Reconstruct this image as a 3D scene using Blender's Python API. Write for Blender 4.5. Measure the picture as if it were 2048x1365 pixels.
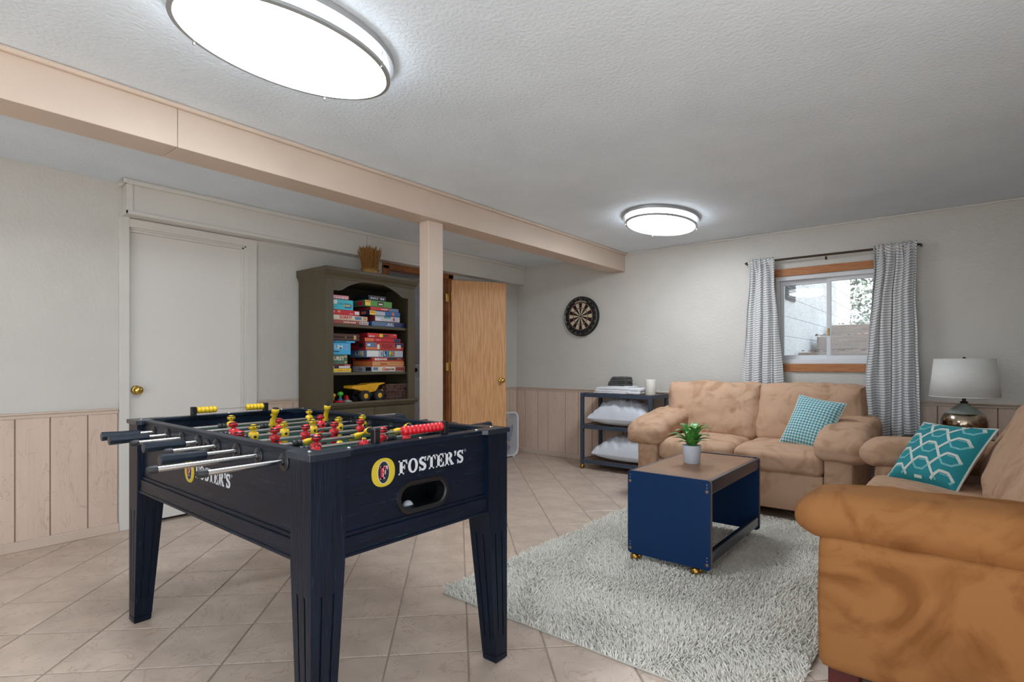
import bpy, bmesh, math, random
import numpy as np
from mathutils import Vector, Matrix, noise

for _o in list(bpy.data.objects):
    bpy.data.objects.remove(_o, do_unlink=True)
SC = bpy.context.scene
COL = SC.collection
random.seed(7)
PI = math.pi

# ------------------------------------------------------------------ camera, world, exposure
cam_d = bpy.data.cameras.new('camera')
cam = bpy.data.objects.new('camera', cam_d)
COL.objects.link(cam)
cam.location = (0, 0, 1.115)
cam.rotation_euler = (PI / 2, 0, math.radians(39.23))
cam_d.sensor_width = 36
cam_d.lens = 36 * 1083 / 2048
cam_d.shift_y = 44.5 / 2048
cam_d.clip_start = 0.02
SC.camera = cam

LAMP_EMIT = 22.0          # ceiling fixtures
DAY = 2.2                 # overcast daylight outside
SC.view_settings.view_transform = 'Standard'
SC.view_settings.look = 'None'
SC.view_settings.gamma = 1
SC.view_settings.use_curve_mapping = False
SC.view_settings.exposure = 0.36
SC.cycles.use_denoising = True
SC.cycles.max_bounces = 6
SC.cycles.diffuse_bounces = 4
SC.cycles.glossy_bounces = 3
SC.cycles.transmission_bounces = 4
SC.cycles.transparent_max_bounces = 6
SC.cycles.caustics_reflective = False
SC.cycles.caustics_refractive = False
SC.cycles.use_adaptive_sampling = True
SC.cycles.adaptive_threshold = 0.05
SC.cycles.use_light_tree = False
SC.cycles.sample_clamp_indirect = 8

world = bpy.data.worlds.new('sky')
SC.world = world
world.use_nodes = True
bgn = world.node_tree.nodes['Background']
bgn.inputs[0].default_value = (0.80, 0.90, 1.0, 1)
bgn.inputs[1].default_value = DAY
sun_d = bpy.data.lights.new('sun', 'SUN')      # strikes the added slab behind the photographer; the added block shades the window side
sun_d.energy = 10.0; sun_d.angle = 0.01; sun_d.color = (0.96, 0.98, 1.0)
sun = bpy.data.objects.new('sun', sun_d); COL.objects.link(sun)
sun.rotation_euler = Vector((0.24, -0.42, 1.0)).to_track_quat('Z', 'Y').to_euler()

# ------------------------------------------------------------------ materials
def lin(c):
    out = []
    for v in c[:3]:
        v = v / 255.0
        out.append(v / 12.92 if v <= 0.04045 else ((v + 0.055) / 1.055) ** 2.4)
    return (*out, 1.0)

MATS = {}
def M(name, col, rough=0.5, metal=0.0, var=0.0, vscale=6.0, bump=0.0, bscale=60.0, stretch=(1, 1, 1),
      col2=None, rnd=0.0, spec=0.5, sheen=0.0, coat=0.0, sharp=None, detail=4.0, emit=None, trans=0.0, dist=0.0, bstretch=None, sub=0.0):
    m = bpy.data.materials.new(name)
    m.use_nodes = True
    nt = m.node_tree
    N, L = nt.nodes, nt.links
    b = N['Principled BSDF']
    base = lin(col)
    b.inputs['Base Color'].default_value = base
    b.inputs['Roughness'].default_value = rough
    b.inputs['Metallic'].default_value = metal
    b.inputs['Specular IOR Level'].default_value = spec
    if sheen:
        b.inputs['Sheen Weight'].default_value = sheen
        b.inputs['Sheen Roughness'].default_value = 0.45
        b.inputs['Sheen Tint'].default_value = base
    if coat:
        b.inputs['Coat Weight'].default_value = coat
        b.inputs['Coat Roughness'].default_value = 0.15
    if sub:
        b.inputs['Subsurface Weight'].default_value = sub
    if trans:
        b.inputs['Transmission Weight'].default_value = trans
    if emit:
        b.inputs['Emission Color'].default_value = lin(emit[0])
        b.inputs['Emission Strength'].default_value = emit[1]
    tc = N.new('ShaderNodeTexCoord')
    colsock = None
    if var or col2:
        mp = N.new('ShaderNodeMapping')
        mp.inputs['Scale'].default_value = stretch
        L.new(tc.outputs['Object'], mp.inputs[0])
        nz = N.new('ShaderNodeTexNoise')
        nz.inputs['Scale'].default_value = vscale
        nz.inputs['Detail'].default_value = detail
        nz.inputs['Distortion'].default_value = dist
        L.new(mp.outputs[0], nz.inputs['Vector'])
        cr = N.new('ShaderNodeValToRGB')
        c2 = lin(col2) if col2 else tuple([x * (1 - var) for x in base[:3]]) + (1,)
        c1 = base if col2 else tuple([min(1, x * (1 + var * 0.6)) for x in base[:3]]) + (1,)
        lo, hi = sharp if sharp else (0.32, 0.68)
        cr.color_ramp.elements[0].position = lo
        cr.color_ramp.elements[0].color = c2
        cr.color_ramp.elements[1].position = hi
        cr.color_ramp.elements[1].color = c1
        L.new(nz.outputs[0], cr.inputs[0])
        colsock = cr.outputs[0]
    if rnd:
        oi = N.new('ShaderNodeObjectInfo')
        mr = N.new('ShaderNodeMapRange')
        mr.inputs[3].default_value = 1 - rnd
        mr.inputs[4].default_value = 1 + rnd
        L.new(oi.outputs['Random'], mr.inputs[0])
        mx = N.new('ShaderNodeVectorMath')
        mx.operation = 'SCALE'
        if colsock:
            L.new(colsock, mx.inputs[0])
        else:
            mx.inputs[0].default_value = base[:3]
        L.new(mr.outputs[0], mx.inputs['Scale'])
        colsock = mx.outputs[0]
    if colsock:
        L.new(colsock, b.inputs['Base Color'])
    if bump:
        mp2 = N.new('ShaderNodeMapping')
        mp2.inputs['Scale'].default_value = bstretch or stretch
        L.new(tc.outputs['Object'], mp2.inputs[0])
        n2 = N.new('ShaderNodeTexNoise')
        n2.inputs['Scale'].default_value = bscale
        n2.inputs['Detail'].default_value = 3
        L.new(mp2.outputs[0], n2.inputs['Vector'])
        bp = N.new('ShaderNodeBump')
        bp.inputs['Strength'].default_value = bump
        bp.inputs['Distance'].default_value = 0.004
        L.new(n2.outputs[0], bp.inputs['Height'])
        L.new(bp.outputs[0], b.inputs['Normal'])
    MATS[name] = m
    return m

M('wall_paint', (212, 208, 201), 0.42, var=0.03, vscale=3, bump=0.7, bscale=50, spec=0.4)
M('ceiling_paint', (229, 239, 248), 0.75, var=0.05, vscale=2.0, bump=1.0, bscale=60)
M('white_trim', (220, 216, 209), 0.45, var=0.03, vscale=2)
M('door_white', (226, 222, 216), 0.5, var=0.02, vscale=2)
M('pink_paint', (219, 195, 177), 0.42, var=0.06, vscale=9, bump=0.9, bscale=26, stretch=(1, 1, 0.16), bstretch=(1, 1, 0.12))
M('pink_beam', (208, 188, 171), 0.5, var=0.05, vscale=3, bump=0.12, bscale=40)
M('pink_groove', (150, 128, 114), 0.7)
M('grout', (170, 154, 141), 0.9, var=0.12, vscale=9)
M('tile', (205, 185, 169), 0.3, var=0.16, vscale=5.5, bump=0.12, bscale=14, rnd=0.05, detail=7, sharp=(0.3, 0.66))
M('oak', (238, 184, 132), 0.45, col2=(214, 157, 106), vscale=9, stretch=(6, 6, 0.45), detail=8, sharp=(0.38, 0.62), bump=0.1, bscale=60)
M('oak_trim', (164, 103, 58), 0.42, col2=(134, 78, 40), vscale=12, stretch=(1, 1, 1), detail=8, bump=0.08)
M('window_wood', (192, 128, 74), 0.45, col2=(168, 104, 56), vscale=10, stretch=(1, 8, 8), detail=6)
M('vinyl', (226, 228, 232), 0.35)
M('brass', (214, 178, 96), 0.22, 1.0)
M('old_brass', (176, 136, 66), 0.3, 1.0, var=0.25, vscale=30)
M('chrome', (208, 208, 208), 0.2, 1.0)
M('brushed', (186, 186, 184), 0.38, 1.0)
M('navy_wood', (11, 25, 43), 0.36, col2=(8, 17, 30), spec=0.25, vscale=16, stretch=(0.35, 0.35, 3.2), bump=0.35, bscale=46, bstretch=(0.25, 0.25, 3.0), detail=6, coat=0.04)
M('navy_leg', (11, 25, 43), 0.36, col2=(8, 17, 30), spec=0.25, vscale=16, stretch=(2.6, 2.6, 0.3), bump=0.35, bscale=46, bstretch=(3, 3, 0.25), detail=6, coat=0.04)
M('navy_worn', (16, 30, 44), 0.34, col2=(48, 78, 88), vscale=30, sharp=(0.22, 0.30), bump=0.3, bscale=60, coat=0.15)
M('blue_lam', (10, 44, 84), 0.4, var=0.08, vscale=40, stretch=(1, 1, 6), spec=0.25)
M('blue_rail', (20, 33, 56), 0.25, var=0.08, vscale=20, coat=0.3)
M('table_wood', (160, 116, 78), 0.42, col2=(134, 92, 60), vscale=4.5, stretch=(1, 1, 1), detail=7, coat=0.1)
M('wood_edge', (122, 96, 74), 0.6, var=0.2, vscale=30)
M('cart_metal', (60, 71, 87), 0.4, var=0.06, vscale=14)
M('cart_wood', (128, 100, 82), 0.5, var=0.15, vscale=9)
M('black_plastic', (20, 21, 24), 0.35)
M('rubber', (32, 33, 36), 0.5)
M('red_plastic', (208, 28, 40), 0.3, coat=0.3)
M('yellow_plastic', (232, 190, 38), 0.3, coat=0.3)
M('field_green', (34, 74, 66), 0.5)
M('logo_yellow', (196, 172, 44), 0.5)
M('logo_white', (206, 208, 212), 0.5)
M('logo_red', (184, 34, 56), 0.5)
M('logo_navy', (20, 28, 44), 0.5)
M('bookcase_paint', (84, 74, 54), 0.45, var=0.07, vscale=8, bump=0.12, bscale=40, stretch=(1, 1, 0.3))
M('bookcase_dark', (52, 46, 36), 0.6, var=0.1, vscale=8)
M('suede', (192, 157, 131), 0.85, col2=(170, 134, 107), vscale=4.2, dist=2.2, sheen=0.2, sharp=(0.33, 0.50), bump=0.25, bscale=22, detail=5, spec=0.15)
M('suede_warm_light', (154, 105, 62), 0.85, col2=(128, 82, 43), vscale=3.0, dist=2.2, sheen=0.2, sharp=(0.34, 0.52), bump=0.2, bscale=20, detail=5, spec=0.15)  # suede with the warm light on the near sofa arm put into its colour
M('red_foot', (86, 30, 26), 0.4, var=0.15, vscale=20)
M('linen_white', (222, 223, 226), 0.85, var=0.04, vscale=8, bump=0.5, bscale=16)
M('satin_white', (214, 219, 228), 0.55, var=0.05, vscale=6, bump=0.4, bscale=10, sheen=0.3)
M('towel_grey', (78, 77, 76), 0.9, var=0.2, vscale=40, bump=0.8, bscale=90)
M('candle_wax', (226, 222, 212), 0.5, sub=0.0)
M('pot_grey', (196, 201, 212), 0.55)
M('soil', (64, 50, 40), 0.95, var=0.3, vscale=60)
M('leaf', (112, 178, 84), 0.4, col2=(60, 134, 56), vscale=24, rnd=0.12)
M('leaf_vein', (150, 200, 110), 0.45)
M('shade_linen', (246, 246, 242), 0.8, var=0.05, vscale=30, stretch=(1, 1, 8), bump=0.2, bscale=120)
M('mercury', (196, 180, 160), 0.12, 1.0, col2=(120, 92, 74), vscale=11, sharp=(0.42, 0.6), detail=6)
M('lamp_grey', (150, 158, 152), 0.4, var=0.1, vscale=20)
M('bronze', (76, 62, 52), 0.4, 0.8)
M('dark_wood', (58, 46, 42), 0.45, var=0.1, vscale=12)
M('fan_white', (232, 233, 236), 0.4)
M('fan_grille', (226, 230, 236), 0.4)
M('fan_blade', (96, 118, 160), 0.35)
M('dart_black', (26, 26, 27), 0.7, var=0.2, vscale=60)
M('dart_cream', (214, 196, 166), 0.75, var=0.06, vscale=60)
M('dart_red', (176, 52, 56), 0.7)
M('dart_green', (66, 104, 72), 0.7)
M('wire', (188, 188, 186), 0.35, 0.9)
M('straw', (176, 126, 66), 0.7, col2=(132, 84, 38), vscale=90, rnd=0.2)
M('straw_light', (214, 170, 104), 0.7, var=0.2, vscale=120)
M('basket', (112, 78, 68), 0.7, col2=(62, 40, 36), vscale=46, sharp=(0.4, 0.6), bump=0.6, bscale=90)
M('tire', (38, 38, 40), 0.8, bump=0.3)
M('toy_yellow', (236, 176, 40), 0.35, coat=0.2)
M('toy_green', (70, 180, 50), 0.35)
M('toy_red', (206, 36, 44), 0.3)
M('toy_blue', (52, 96, 150), 0.35)
M('toy_grey', (170, 172, 174), 0.6)
M('lamp_body', (176, 177, 178), 0.42, 0.55)
M('diffuser', (240, 238, 232), 0.5, emit=((238, 247, 255), LAMP_EMIT))
M('diffuser_side', (240, 238, 232), 0.5, emit=((238, 247, 255), LAMP_EMIT * 0.4))
M('tube_light', (250, 250, 248), 0.5, emit=((250, 252, 255), 6.0))
M('block_white', (222, 224, 226), 0.8, var=0.05, vscale=3, bump=0.3, bscale=30)
M('timber', (146, 122, 104), 0.85, var=0.3, vscale=12, stretch=(0.3, 2, 2), bump=0.6)
M('earth', (132, 112, 96), 0.95, var=0.45, vscale=9, bump=0.8, bscale=24, detail=8)
M('leaf_litter', (176, 128, 84), 0.8, col2=(116, 76, 50), vscale=3, rnd=0.3)
M('tree_leaf', (150, 158, 144), 0.8, col2=(108, 116, 104), vscale=2)
M('bark', (92, 80, 70), 0.9, var=0.3, vscale=20)
M('appliance', (226, 227, 229), 0.3, coat=0.3)
M('util_wall', (196, 196, 198), 0.7, var=0.04)
M('rug_base', (190, 186, 178), 0.95)
M('patio', (196, 190, 182), 0.9, var=0.1, vscale=1.5)
M('dark_hole', (8, 8, 9), 0.7)
M('vent_dark', (66, 70, 72), 0.6)

def nodes_mat(name):
    m = bpy.data.materials.new(name)
    m.use_nodes = True
    MATS[name] = m
    return m, m.node_tree.nodes, m.node_tree.links, m.node_tree.nodes['Principled BSDF']

def over(mname, col, scale, stretch, lo, hi, amount=1.0, ridge=False, dist=0.0, detail=3.0):
    """lay a second tone (wear, veins) over a material's own colour."""
    m = MATS[mname]; N, L = m.node_tree.nodes, m.node_tree.links
    b = N['Principled BSDF']
    tc = N.new('ShaderNodeTexCoord'); mp = N.new('ShaderNodeMapping'); mp.inputs['Scale'].default_value = stretch
    oi = N.new('ShaderNodeObjectInfo'); ad = N.new('ShaderNodeVectorMath'); ad.operation = 'ADD'
    sc_ = N.new('ShaderNodeMath'); sc_.operation = 'MULTIPLY'; sc_.inputs[1].default_value = 37.0
    L.new(oi.outputs['Random'], sc_.inputs[0])
    L.new(tc.outputs['Object'], mp.inputs[0]); L.new(mp.outputs[0], ad.inputs[0]); L.new(sc_.outputs[0], ad.inputs[1])
    nz = N.new('ShaderNodeTexNoise'); nz.inputs['Scale'].default_value = scale; nz.inputs['Detail'].default_value = detail; nz.inputs['Distortion'].default_value = dist
    L.new(ad.outputs[0], nz.inputs['Vector'])
    src = nz.outputs[0]
    if ridge:
        s1 = N.new('ShaderNodeMath'); s1.operation = 'SUBTRACT'; s1.inputs[1].default_value = 0.5; L.new(src, s1.inputs[0])
        s2 = N.new('ShaderNodeMath'); s2.operation = 'ABSOLUTE'; L.new(s1.outputs[0], s2.inputs[0]); src = s2.outputs[0]
    mr = N.new('ShaderNodeMapRange'); mr.inputs[1].default_value = lo; mr.inputs[2].default_value = hi
    mr.inputs[3].default_value = amount if ridge else 0.0; mr.inputs[4].default_value = 0.0 if ridge else amount
    L.new(src, mr.inputs[0])
    mx = N.new('ShaderNodeMixRGB'); mx.inputs[2].default_value = lin(col)
    L.new(mr.outputs[0], mx.inputs[0])
    lk = b.inputs['Base Color'].links
    if lk: L.new(lk[0].from_socket, mx.inputs[1])
    else: mx.inputs[1].default_value = b.inputs['Base Color'].default_value
    L.new(mx.outputs[0], b.inputs['Base Color'])
over('tile', (158, 126, 106), 4.5, (1, 1, 1), 0.0, 0.014, 0.55, ridge=True, dist=2.5, detail=5)
over('navy_wood', (62, 92, 108), 26, (0.5, 0.5, 6), 0.66, 0.76, 0.5)
over('navy_leg', (62, 92, 108), 26, (4, 4, 0.5), 0.68, 0.78, 0.5)
over('pink_paint', (176, 150, 132), 9, (1, 1, 0.35), 0.0, 0.010, 0.5, ridge=True, dist=1.5)

# window glass: thin pane, faint mirror, a dusty film
m, N, L, b = nodes_mat('glass_pane')
out = N['Material Output']
tr = N.new('ShaderNodeBsdfTransparent'); tr.inputs[0].default_value = (0.95, 0.97, 0.97, 1)
gl = N.new('ShaderNodeBsdfGlossy'); gl.inputs['Roughness'].default_value = 0.03
fr = N.new('ShaderNodeFresnel'); fr.inputs[0].default_value = 1.5
mx = N.new('ShaderNodeMixShader')
L.new(fr.outputs[0], mx.inputs[0]); L.new(tr.outputs[0], mx.inputs[1]); L.new(gl.outputs[0], mx.inputs[2])
df = N.new('ShaderNodeBsdfDiffuse'); df.inputs[0].default_value = (0.8, 0.8, 0.78, 1)
tl = N.new('ShaderNodeBsdfTranslucent'); tl.inputs[0].default_value = (0.9, 0.9, 0.88, 1)
ad = N.new('ShaderNodeMixShader'); ad.inputs[0].default_value = 0.7
L.new(df.outputs[0], ad.inputs[1]); L.new(tl.outputs[0], ad.inputs[2])
nz = N.new('ShaderNodeTexNoise'); nz.inputs['Scale'].default_value = 60; nz.inputs['Detail'].default_value = 6
cr = N.new('ShaderNodeValToRGB')
cr.color_ramp.elements[0].position = 0.35; cr.color_ramp.elements[0].color = (0.03, 0.03, 0.03, 1)
cr.color_ramp.elements[1].position = 0.75; cr.color_ramp.elements[1].color = (0.15, 0.15, 0.15, 1)
tc = N.new('ShaderNodeTexCoord'); L.new(tc.outputs['Object'], nz.inputs['Vector'])
L.new(nz.outputs[0], cr.inputs[0])
m2 = N.new('ShaderNodeMixShader')
L.new(cr.outputs[0], m2.inputs[0]); L.new(mx.outputs[0], m2.inputs[1]); L.new(ad.outputs[0], m2.inputs[2])
L.new(m2.outputs[0], out.inputs[0])

# striped curtain cloth: woven horizontal stripes, some light passes through the cotton
m, N, L, b = nodes_mat('curtain_cloth')
tc = N.new('ShaderNodeTexCoord'); sp = N.new('ShaderNodeSeparateXYZ')
uvn = N.new('ShaderNodeUVMap')
L.new(uvn.outputs[0], sp.inputs[0])
mu = N.new('ShaderNodeMath'); mu.operation = 'MULTIPLY'; mu.inputs[1].default_value = 1 / 0.0215
fc = N.new('ShaderNodeMath'); fc.operation = 'FRACT'
L.new(sp.outputs[1], mu.inputs[0]); L.new(mu.outputs[0], fc.inputs[0])
cr = N.new('ShaderNodeValToRGB'); cr.color_ramp.interpolation = 'LINEAR'
e = cr.color_ramp.elements
e[0].position = 0.0; e[0].color = lin((240, 240, 240)); e[1].position = 0.68; e[1].color = lin((240, 240, 240))
x = e.new(0.76); x.color = lin((118, 120, 126)); x = e.new(0.90); x.color = lin((118, 120, 126)); x = e.new(0.96); x.color = lin((240, 240, 240))
L.new(fc.outputs[0], cr.inputs[0]); L.new(cr.outputs[0], b.inputs['Base Color'])
b.inputs['Roughness'].default_value = 0.9
tl = N.new('ShaderNodeBsdfTranslucent'); L.new(cr.outputs[0], tl.inputs[0])
mx = N.new('ShaderNodeMixShader'); mx.inputs[0].default_value = 0.15
L.new(b.outputs[0], mx.inputs[1]); L.new(tl.outputs[0], mx.inputs[2]); L.new(mx.outputs[0], N['Material Output'].inputs[0])

m = MATS['shade_linen']; N, L = m.node_tree.nodes, m.node_tree.links
tl = N.new('ShaderNodeBsdfTranslucent'); tl.inputs[0].default_value = lin((246, 246, 242))
mx = N.new('ShaderNodeMixShader'); mx.inputs[0].default_value = 0.12
L.new(N['Principled BSDF'].outputs[0], mx.inputs[1]); L.new(tl.outputs[0], mx.inputs[2]); L.new(mx.outputs[0], N['Material Output'].inputs[0])

# gingham cotton (UV in metres)
m, N, L, b = nodes_mat('gingham')
uvn = N.new('ShaderNodeUVMap'); sp = N.new('ShaderNodeSeparateXYZ'); L.new(uvn.outputs[0], sp.inputs[0])
ss = []
for i in (0, 1):
    mu = N.new('ShaderNodeMath'); mu.operation = 'MULTIPLY'; mu.inputs[1].default_value = 1 / 0.021
    fc = N.new('ShaderNodeMath'); fc.operation = 'FRACT'; gt = N.new('ShaderNodeMath'); gt.operation = 'GREATER_THAN'; gt.inputs[1].default_value = 0.5
    L.new(sp.outputs[i], mu.inputs[0]); L.new(mu.outputs[0], fc.inputs[0]); L.new(fc.outputs[0], gt.inputs[0]); ss.append(gt)
ad = N.new('ShaderNodeMath'); ad.operation = 'ADD'; L.new(ss[0].outputs[0], ad.inputs[0]); L.new(ss[1].outputs[0], ad.inputs[1])
dv = N.new('ShaderNodeMath'); dv.operation = 'DIVIDE'; dv.inputs[1].default_value = 2; L.new(ad.outputs[0], dv.inputs[0])
cr = N.new('ShaderNodeValToRGB'); cr.color_ramp.interpolation = 'CONSTANT'
e = cr.color_ramp.elements; e[0].position = 0; e[0].color = lin((206, 216, 212)); e[1].position = 0.3; e[1].color = lin((128, 178, 184)); x = e.new(0.8); x.color = lin((52, 128, 142))
L.new(dv.outputs[0], cr.inputs[0]); L.new(cr.outputs[0], b.inputs['Base Color']); b.inputs['Roughness'].default_value = 0.9

M('teal_cloth', (30, 138, 148), 0.85, var=0.08, vscale=14, bump=0.2, bscale=120)
M('pillow_back', (214, 212, 204), 0.9, var=0.05, vscale=20)
M('embroider', (216, 222, 214), 0.85, var=0.06, vscale=60, bump=0.6, bscale=200)
M('embroider_aqua', (120, 190, 196), 0.85, var=0.1, vscale=60, bump=0.6, bscale=200)

# shag pile: colour drifts between tufts
m, N, L, b = nodes_mat('rug_pile')
tc = N.new('ShaderNodeTexCoord'); nz = N.new('ShaderNodeTexNoise'); nz.inputs['Scale'].default_value = 90; nz.inputs['Detail'].default_value = 2
L.new(tc.outputs['Object'], nz.inputs['Vector'])
cr = N.new('ShaderNodeValToRGB'); cr.color_ramp.elements[0].position = 0.3; cr.color_ramp.elements[0].color = lin((226, 219, 206)); cr.color_ramp.elements[1].position = 0.7; cr.color_ramp.elements[1].color = lin((248, 246, 239))
L.new(nz.outputs[0], cr.inputs[0]); L.new(cr.outputs[0], b.inputs['Base Color']); b.inputs['Roughness'].default_value = 0.95; b.inputs['Specular IOR Level'].default_value = 0.1

def flat(name, col, rough=0.45, coat=0.25):
    return M(name, col, rough, coat=coat)

# ------------------------------------------------------------------ geometry helpers
ORG = {}
class MB:
    def __init__(s):
        s.v = []; s.f = []; s.m = []; s.mi = 0; s.uv = None
    def add(s, vs, fs):
        o = len(s.v)
        s.v.extend([tuple(map(float, p)) for p in vs])
        for f in fs:
            s.f.append([i + o for i in f]); s.m.append(s.mi)
        return s
    def box(s, x0, y0, z0, x1, y1, z1):
        if x0 > x1: x0, x1 = x1, x0
        if y0 > y1: y0, y1 = y1, y0
        if z0 > z1: z0, z1 = z1, z0
        vs = [(x0, y0, z0), (x1, y0, z0), (x1, y1, z0), (x0, y1, z0), (x0, y0, z1), (x1, y0, z1), (x1, y1, z1), (x0, y1, z1)]
        return s.add(vs, [(0, 3, 2, 1), (4, 5, 6, 7), (0, 1, 5, 4), (1, 2, 6, 5), (2, 3, 7, 6), (3, 0, 4, 7)])
    def rings(s, rings, caps=True, closed=False):
        n = len(rings[0]); vs = [p for r in rings for p in r]; fs = []
        k = len(rings)
        for i in range(k - (0 if closed else 1)):
            a = i * n; b = ((i + 1) % k) * n
            for j in range(n):
                j2 = (j + 1) % n
                fs.append((a + j, a + j2, b + j2, b + j))
        if caps and not closed:
            fs.append(tuple(reversed(range(n)))); fs.append(tuple(range((k - 1) * n, k * n)))
        return s.add(vs, fs)
    def cyl(s, p0, p1, r0, r1=None, n=16, caps=True):
        p0 = Vector(p0); p1 = Vector(p1); d = (p1 - p0).normalized()
        a = d.orthogonal().normalized(); b = d.cross(a)
        r1 = r0 if r1 is None else r1
        R = [[p + (a * math.cos(2 * PI * k / n) + b * math.sin(2 * PI * k / n)) * r for k in range(n)] for p, r in ((p0, r0), (p1, r1))]
        return s.rings(R, caps)
    def lathe(s, prof, c=(0, 0, 0), axis=(0, 0, 1), n=24, sx=1, sy=1, caps=True):
        d = Vector(axis).normalized()
        if abs(d.z) > 0.99:
            a, b = Vector((1, 0, 0)), Vector((0, 1, 0))
            if d.z < 0: b = -b
        else:
            a = d.orthogonal().normalized(); b = d.cross(a)
        c = Vector(c)
        R = [[c + d * h + (a * (math.cos(2 * PI * k / n) * sx) + b * (math.sin(2 * PI * k / n) * sy)) * r for k in range(n)] for r, h in prof]
        return s.rings(R, caps)
    def tube(s, pts, r, n=8, caps=True):
        pts = [Vector(p) for p in pts]; R = []; a = None
        for i, p in enumerate(pts):
            d = (pts[min(i + 1, len(pts) - 1)] - pts[max(i - 1, 0)]).normalized()
            if a is None: a = d.orthogonal().normalized()
            else: a = (a - d * a.dot(d)).normalized()
            b = d.cross(a)
            rr = r[i] if isinstance(r, (list, tuple)) else r
            R.append([p + (a * math.cos(2 * PI * k / n) + b * math.sin(2 * PI * k / n)) * rr for k in range(n)])
        return s.rings(R, caps)
    def loop(s, pts, r, n=6):
        pts = [Vector(p) for p in pts]; R = []; a = None; k0 = len(pts)
        for i, p in enumerate(pts):
            d = (pts[(i + 1) % k0] - pts[i - 1]).normalized()
            if a is None: a = d.orthogonal().normalized()
            else: a = (a - d * a.dot(d)).normalized()
            b = d.cross(a)
            R.append([p + (a * math.cos(2 * PI * k / n) + b * math.sin(2 * PI * k / n)) * r for k in range(n)])
        return s.rings(R, False, True)
    def sph(s, c, r, nu=16, nv=10):
        rx, ry, rz = (r, r, r) if not isinstance(r, (tuple, list)) else r
        R = []
        for i in range(nv + 1):
            t = -PI / 2 + PI * i / nv
            cr_ = max(math.cos(t), 1e-3)
            R.append([(c[0] + rx * cr_ * math.cos(2 * PI * k / nu), c[1] + ry * cr_ * math.sin(2 * PI * k / nu), c[2] + rz * math.sin(t)) for k in range(nu)])
        return s.rings(R, True)
    def prism(s, poly, fn0, fn1):
        """poly: list of 2-D points; fn0/fn1 map a 2-D point to the two faces."""
        n = len(poly)
        vs = [fn0(*p) for p in poly] + [fn1(*p) for p in poly]
        fs = [tuple(reversed(range(n))), tuple(range(n, 2 * n))] + [(i, (i + 1) % n, n + (i + 1) % n, n + i) for i in range(n)]
        return s.add(vs, fs)
    def grid(s, fn, nu, nv):
        vs = [fn(i / nu, j / nv) for j in range(nv + 1) for i in range(nu + 1)]
        fs = [(j * (nu + 1) + i, j * (nu + 1) + i + 1, (j + 1) * (nu + 1) + i + 1, (j + 1) * (nu + 1) + i) for j in range(nv) for i in range(nu)]
        return s.add(vs, fs)
    def xf(s, mtx, start=0):
        for i in range(start, len(s.v)):
            s.v[i] = tuple(mtx @ Vector(s.v[i]))
        return s
    def mesh(s, name, off=(0, 0, 0)):
        me = bpy.data.meshes.new(name)
        v = np.array(s.v, dtype=float) - np.array(off, dtype=float)
        me.from_pydata(v.tolist(), [], s.f)
        if any(s.m):
            me.polygons.foreach_set('material_index', s.m)
        me.update()
        return me
    def build(s, name, mat, parent=None, smooth=False, bevel=0.0, seg=2, local=False, solid=0.0, kind=None, angle=40, fix=True, label=None):
        off = (0, 0, 0)
        if parent is not None and not local:
            off = ORG.get(parent.name, (0, 0, 0))
        me = s.mesh(name, off)
        if fix:
            bm = bmesh.new(); bm.from_mesh(me); bmesh.ops.recalc_face_normals(bm, faces=bm.faces); bm.to_mesh(me); bm.free()
        for mm in (mat if isinstance(mat, (list, tuple)) else [mat]):
            me.materials.append(MATS[mm])
        if smooth:
            me.polygons.foreach_set('use_smooth', [True] * len(me.polygons))
            if angle < 180:
                try: me.set_sharp_from_angle(angle=math.radians(angle))
                except Exception: pass
        o = bpy.data.objects.new(name, me)
        COL.objects.link(o)
        if bevel:
            md = o.modifiers.new('bevel', 'BEVEL'); md.width = bevel; md.segments = seg; md.limit_method = 'ANGLE'; md.angle_limit = math.radians(50)
        if solid:
            md = o.modifiers.new('solid', 'SOLIDIFY'); md.thickness = solid; md.offset = 0
        if parent is not None:
            o.parent = parent
            ORG[o.name] = ORG.get(parent.name, (0, 0, 0))
        if kind: o['kind'] = kind
        if label: o['label'] = label
        return o

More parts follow.
